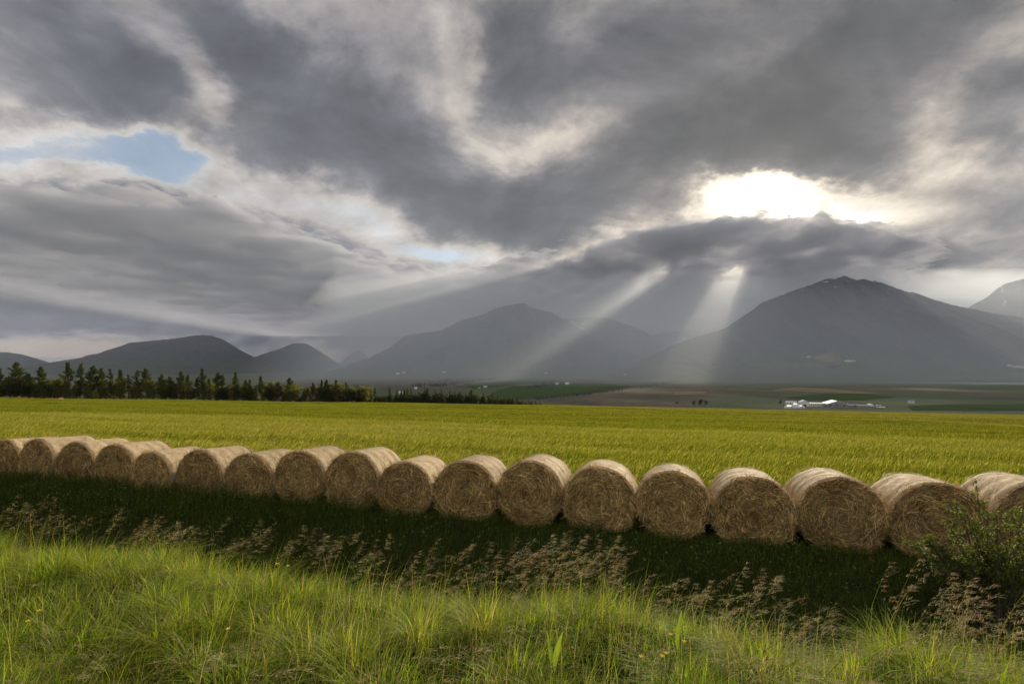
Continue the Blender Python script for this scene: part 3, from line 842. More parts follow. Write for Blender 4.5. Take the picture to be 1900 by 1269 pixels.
# seed heads standing along the crest: clusters as (px from, px to, tip row from, tip row to, how many)
def place(px, s):
    u = (px - CX) / F
    yy = s / (AX[0] * u + AX[1])
    return u * yy, yy
G = Mesh(); H = Mesh()
CLUS = [(10, 110, 918, 975, 30), (60, 340, 945, 1000, 46), (180, 330, 950, 985, 16), (300, 540, 965, 1015, 34), (430, 560, 985, 1030, 14), (550, 720, 980, 1045, 34), (690, 780, 1040, 1075, 8),
        (760, 980, 1000, 1075, 40), (950, 1160, 985, 1085, 72), (1020, 1110, 978, 1030, 16), (1120, 1170, 1040, 1110, 8), (1190, 1260, 1060, 1120, 8), (1255, 1380, 1065, 1150, 26), (1400, 1470, 1040, 1120, 15),
        (1500, 1600, 1110, 1160, 7), (1650, 1710, 1032, 1090, 7), (1725, 1830, 1050, 1130, 24), (1790, 1900, 1075, 1170, 22), (1850, 1960, 1110, 1200, 10)]
tips = []
for (a, b, ya, yb, cnt) in CLUS:
    for i in range(int(cnt * 0.68)):
        tips.append((random.uniform(a, b), random.uniform(ya, yb), random.uniform(3.35, 4.5), 1.0))
for i in range(170):                                   # shorter ones scattered over the verge
    px = random.uniform(0, 1900)
    tips.append((px, random.uniform(1010 + 0.08 * px, 1255), None, 0.75))
for (px, py, s_, big) in tips:
    if s_ is None:
        hh = random.uniform(0.24, 0.4)
        yy = (EYE - 1.12 - hh) * F / (py - HZ)
        x0 = (px - CX) / F * yy
    else:
        x0, yy = place(px, s_)
    zt = EYE - (py - HZ) / F * yy
    lean = random.uniform(0.10, 0.38)
    x0 -= lean
    zg = float(ground_z(x0, yy))
    hh = zt - zg
    if hh < 0.15 or hh > 1.5: continue
    bd = lean / hh
    az = random.gauss(0.0, 0.35)
    root = np.array([[x0, yy, zg]])
    G.add(blades(root, np.array([hh * (1 + 0.42 * bd)]), np.array([0.0032]), np.array([az]), np.array([bd]), pick([(0.12, 0.17, 0.04), (0.20, 0.17, 0.07)], 1, [2, 1]), 6, 0.5))
    # panicle along the top of the stalk: short side branches, spikelets hanging to the lee side
    hl = random.uniform(0.15, 0.26) * big
    nb_ = int(random.uniform(8, 13) * big)
    H_ = hh * (1 + 0.42 * bd)
    col_h = pick([(0.50, 0.40, 0.26), (0.62, 0.51, 0.33), (0.42, 0.32, 0.20), (0.54, 0.46, 0.25)], 1, [4, 3, 2, 1])
    for b_ in range(nb_):
        t = 1 - hl / hh * (b_ + random.uniform(0, .8)) / nb_
        p_ = np.array([x0 + math.cos(az) * H_ * bd * t ** 1.8, yy + math.sin(az) * H_ * bd * t ** 1.8, zg + H_ * (t - 0.42 * min(bd, 1.3) * t ** 2.4)])
        L_ = (0.012 + 0.042 * math.sin(min(1, (b_ + 1) / nb_ * 1.1) * 2.4)) * random.uniform(0.6, 1.25)
        ba = random.gauss(0.1, 0.9)
        d_ = np.array([math.cos(ba) * 0.8 + 0.35, math.sin(ba) * 0.8, random.uniform(-0.1, 0.45)])
        m_ = random.randint(3, 6)
        f_ = np.linspace(0.35, 1.0, m_)[:, None]
        P0 = p_ + d_ * L_ * f_ + np.array([0, 0, -0.35]) * L_ * f_ ** 2 + rng.normal(0, 0.0025, (m_, 3))
        H.add(blades(P0, rng.uniform(0.012, 0.022, m_), rng.uniform(0.0026, 0.0046, m_), rng.normal(0.1, 0.5, m_), rng.uniform(1.2, 2.3, m_), np.repeat(col_h, m_, 0) * rng.uniform(0.7, 1.3, (m_, 1)), 2, 0.3))
nst = G.n
fg = G
fg.add((np.concatenate(H.V), np.concatenate(H.Q), np.concatenate(H.C)))
tag(fg.build('flowering_grass', M_SEED), kind='stuff')

# ---------------------------------------------------------------- barley field
G = Mesh()
def _bands(s, q):
    o = 0
    for s_, w_, d_, sd in ((15.2, 0.40, 0.24, 1), (19.5, 0.5, 0.13, 3), (25.0, 0.6, 0.15, 5), (33.0, 0.9, 0.15, 7), (45.0, 1.2, 0.17, 9), (62.0, 1.6, 0.18, 11), (88.0, 2.4, 0.2, 13), (128.0, 3.5, 0.2, 15), (185.0, 5.0, 0.22, 17), (260.0, 7.0, 0.22, 19)):
        m_ = np.clip(0.55 + 0.75 * wob(q, s * 0, 1.1 * s_, 3, sd), 0, 1)
        o = o + d_ * m_ * np.exp(-((s - s_ - 0.03 * s_ * wob(q, s * 0, 0.8 * s_, 2, sd + 1)) / w_) ** 2)
    return o
def crop_h(x, y):
    s = x * AX[0] + y * AX[1]; q = x * RW[0] + y * RW[1]
    wv_ = wob(q * 0.22 + 0.15 * s, s, 4.6, 3, 23) + 0.6 * wob(q * 0.10, s, 15, 2, 29)
    return 0.70 + 0.055 * wv_ + 0.085 * np.clip(wob(q * 0.13 + 0.1 * s, s, 7.5, 2, 33), -1.2, 0.6) - 0.10 * np.exp(-((s - 10.9) / 0.5) ** 2) - _bands(s, q)
PB = [(0.165, 0.20, 0.020), (0.21, 0.225, 0.032), (0.13, 0.175, 0.020), (0.28, 0.25, 0.07)]
def tone(x, y, c):
    """golden where the ears have turned, towards the lower right of the field"""
    g_ = np.clip(ss(x * 0.75 + y * 0.3, 15, 110) * 0.75 + 0.25 * wob(x, y, 40, 2, 31), 0, 1)[:, None]
    return c * (np.array([0.87, 0.90, 0.72]) + g_ * np.array([0.20, 0.02, 0.9]))
# near stalks
x, y, s, q = scatter(11.2, 34, 80, 6, pad=5, qmin=-50, qmax=30)
n = len(x)
h = crop_h(x, y) * rng.uniform(0.86, 1.07, n)
c = tone(x, y, pick(PB, n, [30, 26, 26, 6]))
zr = ground_z(x, y)
az = rng.normal(0.1, 0.5, n)
bd = np.clip(rng.normal(0.20, 0.10, n), 0.02, 0.6)
G.add(blades(np.stack([x, y, zr + 0.25], -1), h - 0.25, rng.uniform(0.008, 0.016, n), az, bd, c, 2, 0.3, face=rng.normal(0, 0.8, n)))
tipx = x + np.cos(az) * (h - .25) * bd; tipy = y + np.sin(az) * (h - .25) * bd; tipz = zr + 0.25 + (h - .25) * (1 - 0.42 * bd)
c2 = tone(x, y, pick([(0.30, 0.28, 0.08), (0.23, 0.25, 0.05), (0.42, 0.37, 0.17)], n, [3, 3, 2]))
G.add(blades(np.stack([tipx, tipy, tipz - 0.02], -1), rng.uniform(0.11, 0.2, n), rng.uniform(0.009, 0.018, n), rng.normal(0.05, 0.4, n), rng.uniform(0.5, 1.5, n), c2, 3, 0.15, face=rng.normal(0.3, 0.6, n)))
# farther tufts, thinning with distance
def far_tufts(s0, s1, dens, w0, w1, qa, qb):
    x, y, s, q = scatter(s0, s1, dens, 6, pad=3, qmin=qa, qmax=qb)
    k = edge_d(x, y) < 0
    x, y = x[k], y[k]
    n = len(x)
    h = crop_h(x, y) * rng.uniform(0.93, 1.07, n)
    c = tone(x, y, pick([(0.18, 0.20, 0.024), (0.22, 0.225, 0.036), (0.155, 0.182, 0.022), (0.27, 0.25, 0.07)], n, [30, 30, 22, 8]))
    G.add(blades(np.stack([x, y, ground_z(x, y) + 0.3], -1), h - 0.3 + 0.06, rng.uniform(w0, w1, n), rng.normal(0.1, 0.5, n), np.clip(rng.normal(0.4, 0.2, n), 0.02, 1.0), c, 2, 0.25, face=rng.normal(0, 0.6, n)))
far_tufts(33, 80, 17, 0.018, 0.04, -110, 50)
far_tufts(78, 210, 4.0, 0.04, 0.10, -220, 150)
far_tufts(205, 420, 1.2, 0.08, 0.18, -330, 300)
# closed canopy under the ears
sg = np.concatenate([np.arange(11.3, 40, 0.35), np.arange(40, 120, 0.9), np.arange(120, 430, 2.5)])
qg = np.concatenate([np.arange(-330, -60, 3.0), np.arange(-60, -28, 1.0), np.arange(-28, 14, 0.4), np.arange(14, 50, 1.0), np.arange(50, 330, 3.0)])
SG, QG = np.meshgrid(sg, qg, indexing='ij')
XX, YY = AX[0] * SG + RW[0] * QG, AX[1] * SG + RW[1] * QG
ZZ = ground_z(XX, YY) + crop_h(XX, YY) * (0.70 + 0.12 * ss(SG, 14, 60)) + rng.normal(0, 0.025, XX.shape)
ii = np.arange(XX.size).reshape(XX.shape)
Qc = np.stack([ii[:-1, :-1], ii[:-1, 1:], ii[1:, 1:], ii[1:, :-1]], -1).reshape(-1, 4)
cm = (XX[:-1, :-1].ravel(), YY[:-1, :-1].ravel())
kq = (edge_d(*cm) < 0) & (np.abs(cm[0]) < 1.25 * cm[1] + 12) & (cm[1] > 2)
Qc = Qc[kq]
us_, inv = np.unique(Qc, return_inverse=True)
Vc = np.stack([XX.ravel(), YY.ravel(), ZZ.ravel()], -1)[us_]
Cc = tone(Vc[:, 0], Vc[:, 1], np.tile([[0.19, 0.20, 0.022]], (len(us_), 1)) * (1 + rng.normal(0, 0.18, (len(us_), 1))))
G.add((Vc, inv.reshape(-1, 4), Cc))
bf = G.build('barley', M_BARLEY)
tag(bf, kind='stuff')

# ---------------------------------------------------------------- plants one can count
def tube(pts, radii, k=5):
    pts = np.array(pts, float)
    V, Q = [], []
    for i, p in enumerate(pts):
        d_ = pts[min(i + 1, len(pts) - 1)] - pts[max(i - 1, 0)]
        d_ /= np.linalg.norm(d_) + 1e-9
        a = np.cross(d_, (0.3, 0.9, 0.2) if abs(d_[2]) > 0.7 else (0, 0, 1.0)); a /= np.linalg.norm(a)
        b = np.cross(d_, a)
        for j in range(k):
            t = 6.283 * j / k
            V.append(p + radii[i] * (a * math.cos(t) + b * math.sin(t)))
    for i in range(len(pts) - 1):
        for j in range(k):
            Q.append((i * k + j, i * k + (j + 1) % k, (i + 1) * k + (j + 1) % k, (i + 1) * k + j))
    return np.array(V), np.array(Q)
def bark_mat(name, a, b):
    m, t = new_mat(name)
    co = t.n('ShaderNodeTexCoord').outputs['Object']
    c = t.ramp(t.noise(t.v('MULTIPLY', co, (6, 6, 1.5)), 3.0, 6, 0.65), [(0.3, a), (0.7, b)])
    bs = t.n('ShaderNodeBsdfPrincipled', {'Base Color': c, 'Roughness': 0.9})
    t.t.links.new(bs.outputs[0], t.n('ShaderNodeOutputMaterial').inputs[0])
    return m
M_TWIG = bark_mat('twig_bark', (0.05, 0.035, 0.025), (0.11, 0.08, 0.055))
M_BARK = bark_mat('pine_bark', (0.035, 0.027, 0.02), (0.085, 0.062, 0.045))

# the leafy bush in front of the nearest bales
sx, sy = place(1850, 7.6)
bz = float(ground_z(sx, sy))
bush = empty('willow_bush', (sx, sy, bz), 'leafy green bush with sprawling twigs growing in the ditch before the nearest bales', 'bush')
def bpt(px, py, s_):
    x_, y_ = place(px, s_)
    return np.array([x_ - sx, y_ - sy, EYE - (py - HZ) / F * y_ - bz])
ST, LV = Mesh(), Mesh()
TG = [(1702, 978), (1690, 1012), (1722, 1004), (1772, 932), (1792, 948), (1812, 900), (1832, 945), (1850, 958), (1880, 930), (1902, 926), (1935, 938), (1870, 1000), (1820, 1008),
      (1760, 1040), (1905, 1050), (1850, 1078), (1762, 975), (1892, 985), (1980, 950), (2020, 1000), (1730, 1050), (1795, 1070), (1945, 1020), (1840, 1035), (1800, 980), (1920, 965), (1782, 1010)]
for (px, py) in TG:
    e = bpt(px, py, random.uniform(7.0, 8.3))
    b0 = np.array([random.uniform(-.12, .12), random.uniform(-.1, .1), 0])
    mid = b0 * 0.5 + e * 0.5 + np.array([0, 0, random.uniform(0.05, 0.25)])
    pts = [b0 * (1 - t) ** 2 + mid * 2 * t * (1 - t) + e * t * t for t in np.linspace(0, 1, 8)]
    V, Q = tube(pts, np.linspace(0.014, 0.003, 8))
    ST.add((V, Q, np.ones((len(V), 3))))
    P_ = []
    for j in range(15):
        t = random.uniform(0.4, 1.0)
        p = b0 * (1 - t) ** 2 + mid * 2 * t * (1 - t) + e * t * t
        dd_ = np.array([random.gauss(0, 1), random.gauss(0, .8), random.gauss(0.25, .6)])
        dd_ *= random.uniform(0.09, 0.26) * (0.6 if (px == 1812 or px < 1730) else 1) / np.linalg.norm(dd_)
        V, Q = tube([p, p + dd_ * .5 + (0, 0, .01), p + dd_], [0.003, 0.002, 0.001], 4)
        ST.add((V, Q, np.ones((len(V), 3))))
        for k2 in range(26):
            f = random.uniform(0.15, 1.05)
            P_.append(p + dd_ * f + np.random.default_rng(len(P_)).normal(0, 0.022, 3))
    P_ = np.array(P_)
    n = len(P_)
    LV.add(blades(P_, rng.uniform(0.020, 0.040, n), rng.uniform(0.013, 0.024, n), rng.uniform(0, 6.28, n), rng.uniform(0.4, 1.6, n), pick([(0.12, 0.155, 0.024), (0.18, 0.21, 0.035), (0.07, 0.10, 0.02)], n, [3, 2, 2]), 3, 0.15))
ST.build('stem', M_TWIG, bush)
LV.build('foliage', M_LEAF, bush)

# upright broad leaves and yellow flowers in the verge
def verge_spot(px, py, up):
    """a place on the verge whose point 'up' metres over the ground sits on this sight line"""
    yy = 3.0
    for _ in range(20):
        x_ = (px - CX) / F * yy
        yy = (EYE - float(ground_z(x_, yy)) - up) * F / (py - HZ)
    return (px - CX) / F * yy, yy
DOCK = [(73, 1016, 0.28, 'pale upright dock leaf at the far left of the grassy verge'),
        (1027, 1170, 0.27, 'upright green dock leaf in deep grass near the middle of the verge'),
        (1256, 1138, 0.28, 'broad sunlit dock leaf at the edge of the verge above the shaded ditch'),
        (1851, 1236, 0.30, 'long pair of pale dock leaves at the lower right corner of the verge')]
for (px, py, up, lab) in DOCK:
    x_, y_ = verge_spot(px, py, up)
    dk = empty('dock_plant', (x_, y_, float(ground_z(x_, y_))), lab, 'plant', 'dock plants in the verge')
    nl = 3 if px > 1200 else 2
    for j in range(nl):
        m_ = Mesh()
        hh = up * (1.12 if j == 0 else random.uniform(0.6, 0.95))
        ts = np.linspace(0, 1, 9)
        wd = 0.45 * np.array([.006, .008, .016, .028, .032, .030, .024, .013, .002]) * (0.85 if j else 1.0)
        az = random.uniform(-0.5, 0.9) + j * 1.9
        lean = random.uniform(0.05, 0.25) + 0.15 * j
        V, Q = [], []
        fa = random.uniform(-0.5, 0.5) + j * 0.5
        for i, t in enumerate(ts):
            c_ = np.array([math.cos(az) * lean * hh * t * t, math.sin(az) * lean * hh * t * t, hh * (t - 0.08 * t * t)])
            sd = np.array([math.cos(fa), math.sin(fa), 0])
            fw = np.array([-math.sin(fa), math.cos(fa), 0])
            wv_ = 0.004 * math.sin(i * 2.3)
            for o_ in (-1, 0, 1):
                V.append(c_ + sd * wd[i] * o_ + fw * (abs(o_) * wd[i] * 0.35 + wv_ * o_))
        for i in range(len(ts) - 1):
            for o_ in (0, 1):
                Q.append((i * 3 + o_, i * 3 + o_ + 1, i * 3 + o_ + 4, i * 3 + o_ + 3))
        m_.add((np.array(V), np.array(Q), np.tile([[0.17, 0.24, 0.035]], (len(V), 1))))
        m_.build('leaf', M_LEAF, dk)
fm, t_ = new_mat('yellow_petal')
bs_ = t_.n('ShaderNodeBsdfPrincipled', {'Base Color': (0.75, 0.55, 0.02, 1), 'Roughness': 0.5})
t_.t.links.new(bs_.outputs[0], t_.n('ShaderNodeOutputMaterial').inputs[0])
for (px, py) in [(543, 1034), (555, 1032), (512, 1046), (532, 1050), (50, 1152), (71, 1133), (420, 1167), (1224, 1217), (1232, 1212), (1185, 1218), (1240, 1177), (1265, 1190)]:
    up = random.uniform(0.27, 0.34)
    x_, y_ = verge_spot(px, py, up)
    fl_ = empty('buttercup', (x_, y_, float(ground_z(x_, y_))), 'small yellow buttercup standing among the foreground grass', 'flower', 'yellow buttercups in the verge')
    m_ = Mesh()
    V, Q = tube([(0, 0, 0), (0.01, 0, up * .6), (0.012, 0, up)], [.002, .0016, .0012], 4)
    m_.add((V, Q, np.tile([[0.1, 0.16, 0.03]], (len(V), 1))))
    m_.build('stem', M_LEAF, fl_)
    V, Q = [], []
    for j in range(5):
        a = 6.283 * j / 5
        r0_ = np.array([math.cos(a), math.sin(a), 0]); tt_ = np.array([-math.sin(a), math.cos(a), 0]); o_ = np.array([0.012, -0.003, up])
        b0 = len(V)
        V += [o_, o_ + r0_ * .007 - tt_ * .006 + (0, 0, .003), o_ + r0_ * .013 + (0, 0, .009), o_ + r0_ * .007 + tt_ * .006 + (0, 0, .003)]
        Q.append((b0, b0 + 1, b0 + 2, b0 + 3))
    link('petals', mesh_np('petals', V, Q), fl_, (fm,))
# ---------------------------------------------------------------- trees along the far edge of the barley
M_NEEDLE = leaf_mat('pine_needles', 0.35, 0.0, isl=0.35)
M_BROAD = leaf_mat('broad_leaves', 0.55, 0.0, isl=0.35)
def pine_variant(seed, width, first, gap, dens, ragged):
    """unit-height pine: trunk with limbs, and its needle clumps"""
    g = np.random.default_rng(seed)
    tr, cr = Mesh(), Mesh()
    lean = g.normal(0, 0.012, 2)
    zt = np.linspace(0, 1, 10)
    V, Q = tube([(lean[0] * z * 2 + 0.006 * math.sin(z * 9 + seed), lean[1] * z * 2, z) for z in zt], np.interp(zt, [0, 1], [0.016, 0.003]), 6)
    tr.add((V, Q, np.ones((len(V), 3))))
    z = first
    P_, S_ = [], []
    while z < 0.985:
        f = (z - first) / (1 - first)
        prof = (0.35 + 0.65 * min(1, f * 4)) * (1 - f ** 1.5) + 0.06
        for j in range(g.integers(3, 6)):
            if g.random() > dens: continue
            a = g.uniform(0, 6.28)
            L = width * prof * g.uniform(0.55, 1.2) * (1 + ragged * g.normal(0, 0.35))
            L = max(L, 0.025)
            up = 0.25 + 0.55 * f + g.normal(0, 0.15)
            d_ = np.array([math.cos(a), math.sin(a), up])
            b = np.array([lean[0] * z * 2, lean[1] * z * 2, z + g.uniform(-.012, .012)])
            pts = [b, b + d_ * L * .5 + (0, 0, -0.006), b + d_ * L + (0, 0, L * 0.12)]
            V, Q = tube(pts, [0.0045, 0.003, 0.0015], 4)
            tr.add((V, Q, np.ones((len(V), 3))))
            m_ = int(10 + 170 * L)
            t = g.uniform(0.35, 1.06, m_)
            p = b + d_ * (L * t)[:, None]
            p = p + g.normal(0, 0.011, p.shape)
            P_.append(p); S_.append(np.full(m_, 1.0))
        z += gap * g.uniform(0.7, 1.3)
    p = np.concatenate(P_)
    p = np.repeat(p, 2, 0) + g.normal(0, 0.006, (len(p) * 2, 3))
    n = len(p)
    cr.add(blades(p, g.uniform(0.018, 0.038, n), g.uniform(0.010, 0.018, n), g.uniform(0, 6.28, n), g.uniform(0.2, 1.0, n), pick([(0.085, 0.105, 0.036), (0.12, 0.14, 0.045), (0.06, 0.08, 0.03)], n, [4, 2, 3], g), 2, 0.3))
    a_ = mesh_np('trunk', np.concatenate(tr.V), np.concatenate(tr.Q), np.concatenate(tr.C), smooth=True)
    b_ = mesh_np('crown', np.concatenate(cr.V), np.concatenate(cr.Q), np.concatenate(cr.C))
    a_.materials.append(M_BARK); b_.materials.append(M_NEEDLE)
    return a_, b_
def broad_variant(seed, wide, stems, col_, leafy, zlo=0.18):
    g = np.random.default_rng(seed)
    tr, cr = Mesh(), Mesh()
    P_ = []
    for i in range(stems):
        a = g.uniform(0, 6.28)
        e = np.array([math.cos(a), math.sin(a), 0]) * wide * g.uniform(0.15, 0.85)
        h = g.uniform(0.7, 1.0)
        pts = [e * 0.15 * t + e * 0.85 * t * t + np.array([0, 0, h * t]) for t in np.linspace(0, 1, 6)]
        V, Q = tube(pts, np.linspace(0.013, 0.003, 6), 5)
        tr.add((V, Q, np.ones((len(V), 3))))
        for j in range(10):
            t = g.uniform(zlo, 0.98)
            b = e * 0.15 * t + e * 0.85 * t * t + np.array([0, 0, h * t])
            a2 = g.uniform(0, 6.28)
            d_ = np.array([math.cos(a2), math.sin(a2), g.uniform(0, .7)]) * wide * g.uniform(0.25, 0.6) * (1.1 - 0.6 * t)
            V, Q = tube([b, b + d_ * .6, b + d_], [0.004, 0.0025, 0.001], 4)
            tr.add((V, Q, np.ones((len(V), 3))))
            m_ = leafy
            P_.append(b + d_ * g.uniform(0.3, 1.1, (m_, 1)) + g.normal(0, 0.035, (m_, 3)))
    p = np.concatenate(P_)
    n = len(p)
    cr.add(blades(p, g.uniform(0.026, 0.055, n), g.uniform(0.018, 0.036, n), g.uniform(0, 6.28, n), g.uniform(0.2, 1.5, n), pick(col_, n, [3, 2, 2], g), 2, 0.3))
    a_ = mesh_np('trunk', np.concatenate(tr.V), np.concatenate(tr.Q), np.concatenate(tr.C), smooth=True)
    b_ = mesh_np('crown', np.concatenate(cr.V), np.concatenate(cr.Q), np.concatenate(cr.C))
    a_.materials.append(M_BARK); b_.materials.append(M_BROAD)
    return a_, b_
OL = [(0.20, 0.205, 0.055), (0.15, 0.16, 0.05), (0.25, 0.235, 0.075)]
PV = {'bushy': [pine_variant(101, 0.20, 0.30, 0.032, 0.95, 0.5), pine_variant(102, 0.17, 0.36, 0.034, 0.92, 0.5)],
      'slender': [pine_variant(103, 0.12, 0.40, 0.036, 0.85, 0.8), pine_variant(104, 0.11, 0.34, 0.034, 0.85, 0.9)],
      'sparse': [pine_variant(105, 0.12, 0.42, 0.046, 0.62, 1.1), pine_variant(106, 0.13, 0.36, 0.05, 0.60, 1.2)],
      'dense': [pine_variant(107, 0.105, 0.28, 0.022, 1.0, 0.3), pine_variant(108, 0.12, 0.30, 0.024, 1.0, 0.4)],
      'wide': [pine_variant(109, 0.24, 0.28, 0.034, 0.95, 0.5)],
      'small': [pine_variant(110, 0.16, 0.12, 0.045, 0.95, 0.6), pine_variant(111, 0.12, 0.15, 0.045, 0.9, 0.6)]}
BV = [broad_variant(121, 0.42, 6, OL, 48), broad_variant(122, 0.38, 7, OL, 42), broad_variant(123, 0.48, 5, [(0.05, 0.066, 0.02), (0.042, 0.052, 0.018), (0.085, 0.09, 0.03)], 44), broad_variant(124, 0.36, 4, OL, 34)]
HV = [broad_variant(131, 0.60, 8, [(0.045, 0.060, 0.018), (0.035, 0.046, 0.016), (0.07, 0.08, 0.024)], 44, 0.05), broad_variant(132, 0.5, 8, [(0.045, 0.060, 0.018), (0.035, 0.046, 0.016), (0.06, 0.07, 0.022)], 44, 0.05), broad_variant(133, 0.7, 9, [(0.05, 0.06, 0.018), (0.03, 0.042, 0.016), (0.07, 0.08, 0.024)], 40, 0.05)]
def edge_spot(px, e):
    u = (px - CX) / F
    lo, hi = 20.0, 600.0
    for _ in range(50):
        mid = (lo + hi) / 2
        if edge_d(u * mid, mid) < e: lo = mid
        else: hi = mid
    return u * lo, lo
def put_tree(name, var, px, top, e, label, cat, group, wmul=1.0):
    x_, y_ = edge_spot(px, e)
    zg = float(ground_z(x_, y_)) - 0.05
    h = EYE + (HZ - top) / F * y_ - zg
    t = empty(name, (x_, y_, zg), label, cat, group)
    t.scale = (h * wmul, h * wmul, h)
    t.rotation_euler = (0, 0, random.uniform(0, 6.28))
    for nm, me in zip(('trunk', 'crown'), var):
        o = bpy.data.objects.new(nm, me)
        COL.objects.link(o)
        o.parent = t
    return t
TENS = ['', '', 'twenty', 'thirty', 'forty', 'fifty', 'sixty']
def ordinal(n):
    if n <= 19: return WORD[n - 1]
    if n % 10 == 0: return {20: 'twentieth', 30: 'thirtieth', 40: 'fortieth', 50: 'fiftieth', 60: 'sixtieth'}[n]
    return TENS[n // 10] + '-' + WORD[n % 10 - 1]
PINES = [(1, 684, 'slender'), (27.5, 673.5, 'wide'), (55, 693, 'bushy'), (80, 682, 'bushy'), (128.5, 674, 'slender'), (149, 675, 'slender'), (168.5, 679.5, 'bushy'), (189, 685, 'bushy'), (206, 685, 'sparse'),
         (222.6, 688, 'dense'), (239, 695.5, 'sparse'), (254, 685.6, 'sparse'), (272, 685, 'bushy'), (301, 696, 'bushy'), (317, 699.5, 'bushy'), (333.6, 691, 'bushy'), (346, 696, 'dense'), (365, 701, 'slender'), (377, 685, 'slender'),
         (390, 704, 'bushy'), (401.6, 692, 'bushy'), (414, 695.6, 'slender'), (438, 692, 'slender'), (453, 706, 'bushy'), (464, 705, 'dense'), (474, 715, 'small'), (485, 699, 'slender'), (505, 720, 'dense'), (518, 709.6, 'bushy'),
         (537, 702, 'wide'), (549, 712, 'bushy'), (579, 711, 'bushy'), (597, 706, 'slender'), (608, 705.6, 'bushy'), (625, 706, 'slender'), (643, 708, 'sparse'), (667, 721, 'small'), (687, 721.6, 'small'), (696, 720, 'sparse'),
         (723, 718, 'small'), (736, 723, 'sparse'), (744, 725, 'dense'), (751, 722, 'small'), (756, 720, 'small'), (763, 722, 'sparse'), (788, 719, 'small'), (792, 720, 'dense'), (808, 725, 'small'), (819, 722, 'sparse'), (835, 725.6, 'small'),
         (844, 727, 'small'), (855, 728, 'dense'), (864, 730, 'small'), (875, 723.6, 'wide'), (897, 730, 'small'), (914, 727, 'sparse'), (923, 733, 'small'), (945, 738, 'small'), (951, 736.6, 'small'), (959, 736, 'dense'), (981, 742, 'small'), (994, 744, 'dense'), (1001, 745, 'small')]
ADJ = {'slender': 'slender dark pine', 'wide': 'broad full-crowned pine', 'bushy': 'bushy dark pine', 'sparse': 'thin sparse pine', 'dense': 'dense narrow pine', 'small': 'small conifer'}
for i, (px, top, kind_) in enumerate(PINES):
    tall = ''
    if 0 < i < len(PINES) - 1:
        if top < min(PINES[i - 1][1], PINES[i + 1][1]) - 1: tall = ', taller than both neighbours'
        elif top > max(PINES[i - 1][1], PINES[i + 1][1]) + 1: tall = ', shorter than both neighbours'
    if i < 32: lab = ADJ[kind_] + ', ' + ordinal(i + 1) + ' from the left end of the tree row' + tall
    else:
        lab = ADJ[kind_] + ', ' + ordinal(len(PINES) - i) + ' from the right end of the tree row' + tall
    put_tree('pine_tree', PV[kind_][i % len(PV[kind_])], px, top, random.uniform(4.0, 6.0), lab, 'tree', 'pines along the far edge of the field')
px = -8.0
while px < 690:
    f = px / 690
    top = 703 + 13 * f + random.uniform(-5, 9)
    put_tree('birch_tree', BV[random.randrange(4)], px + random.uniform(-4, 4), top, random.uniform(3.2, 6.5), 'low olive-green leafy tree filling in beneath the taller pines of the tree row', 'tree', 'leafy trees under the pines', random.uniform(0.9, 1.3))
    px += 12.0 - 3.5 * f
px = 560.0
while px < 1003:
    f = (px - 560) / 443
    top = 737 - 8 * math.exp(-((px - 800) / 110) ** 2) + 9 * max(0, (px - 900) / 103) + random.uniform(-2, 3)
    put_tree('hedge_shrub', HV[random.randrange(3)], px, top, random.uniform(3.5, 7), 'dark olive willow shrub in the dense hedge under the small conifers', 'shrub', 'shrubs of the hedge at the field edge', random.uniform(0.8, 1.2))
    px += 8.5
for px in range(-4, 560, 17):
    put_tree('hedge_shrub', HV[random.randrange(3)], px + random.uniform(-5, 5), random.uniform(736, 743), random.uniform(5, 9), 'low dark shrub at the foot of the pines beside the barley', 'shrub', 'low shrubs at the foot of the pines', 1.3)

# ---------------------------------------------------------------- buildings
def flat_mat(name, c, rough=0.7, var=0.12, scale=1.2, metal=0.0):
    m, t = new_mat(name)
    co = t.n('ShaderNodeTexCoord').outputs['Object']
    n = t.noise(co, scale, 5, 0.6)
    cc = t.mix(1.0, c, t.ramp(n, [(0.3, 1 - var), (0.7, 1 + var)]), 'MULTIPLY')
    b = t.n('ShaderNodeBsdfPrincipled', {'Base Color': cc, 'Roughness': rough, 'Metallic': metal})
    t.t.links.new(b.outputs[0], t.n('ShaderNodeOutputMaterial').inputs[0])
    return m
M_WHITE = flat_mat('white_render', (0.78, 0.78, 0.76))
M_GREY = flat_mat('grey_cladding', (0.24, 0.25, 0.26))
M_ROOFW = flat_mat('pale_sheet_roof', (0.72, 0.72, 0.71), 0.5)
M_ROOFG = flat_mat('grey_sheet_roof', (0.30, 0.30, 0.31), 0.55)
M_ROOFR = flat_mat('red_sheet_roof', (0.28, 0.055, 0.04), 0.6)
M_DARK = flat_mat('dark_glass', (0.02, 0.022, 0.025), 0.15)
M_FILM = flat_mat('white_film', (0.85, 0.86, 0.86), 0.35, 0.05)
def prism(outline, y0, y1):
    """outline (x,z) counter-clockwise, extruded from y0 to y1; returns a closed mesh"""
    n = len(outline)
    me = bpy.data.meshes.new('prism')
    V = [(x, y0, z) for x, z in outline] + [(x, y1, z) for x, z in outline]
    Fs = [tuple(range(n)), tuple(range(2 * n - 1, n - 1, -1))] + [(i, i + n, (i + 1) % n + n, (i + 1) % n) for i in range(n)]
    me.from_pydata(V, [], Fs)
    me.update()
    return me
def part(name, me, mat, parent, loc=(0, 0, 0)):
    me.name = name
    o = link(name, me, parent, (mat,))
    o.location = loc
    return o
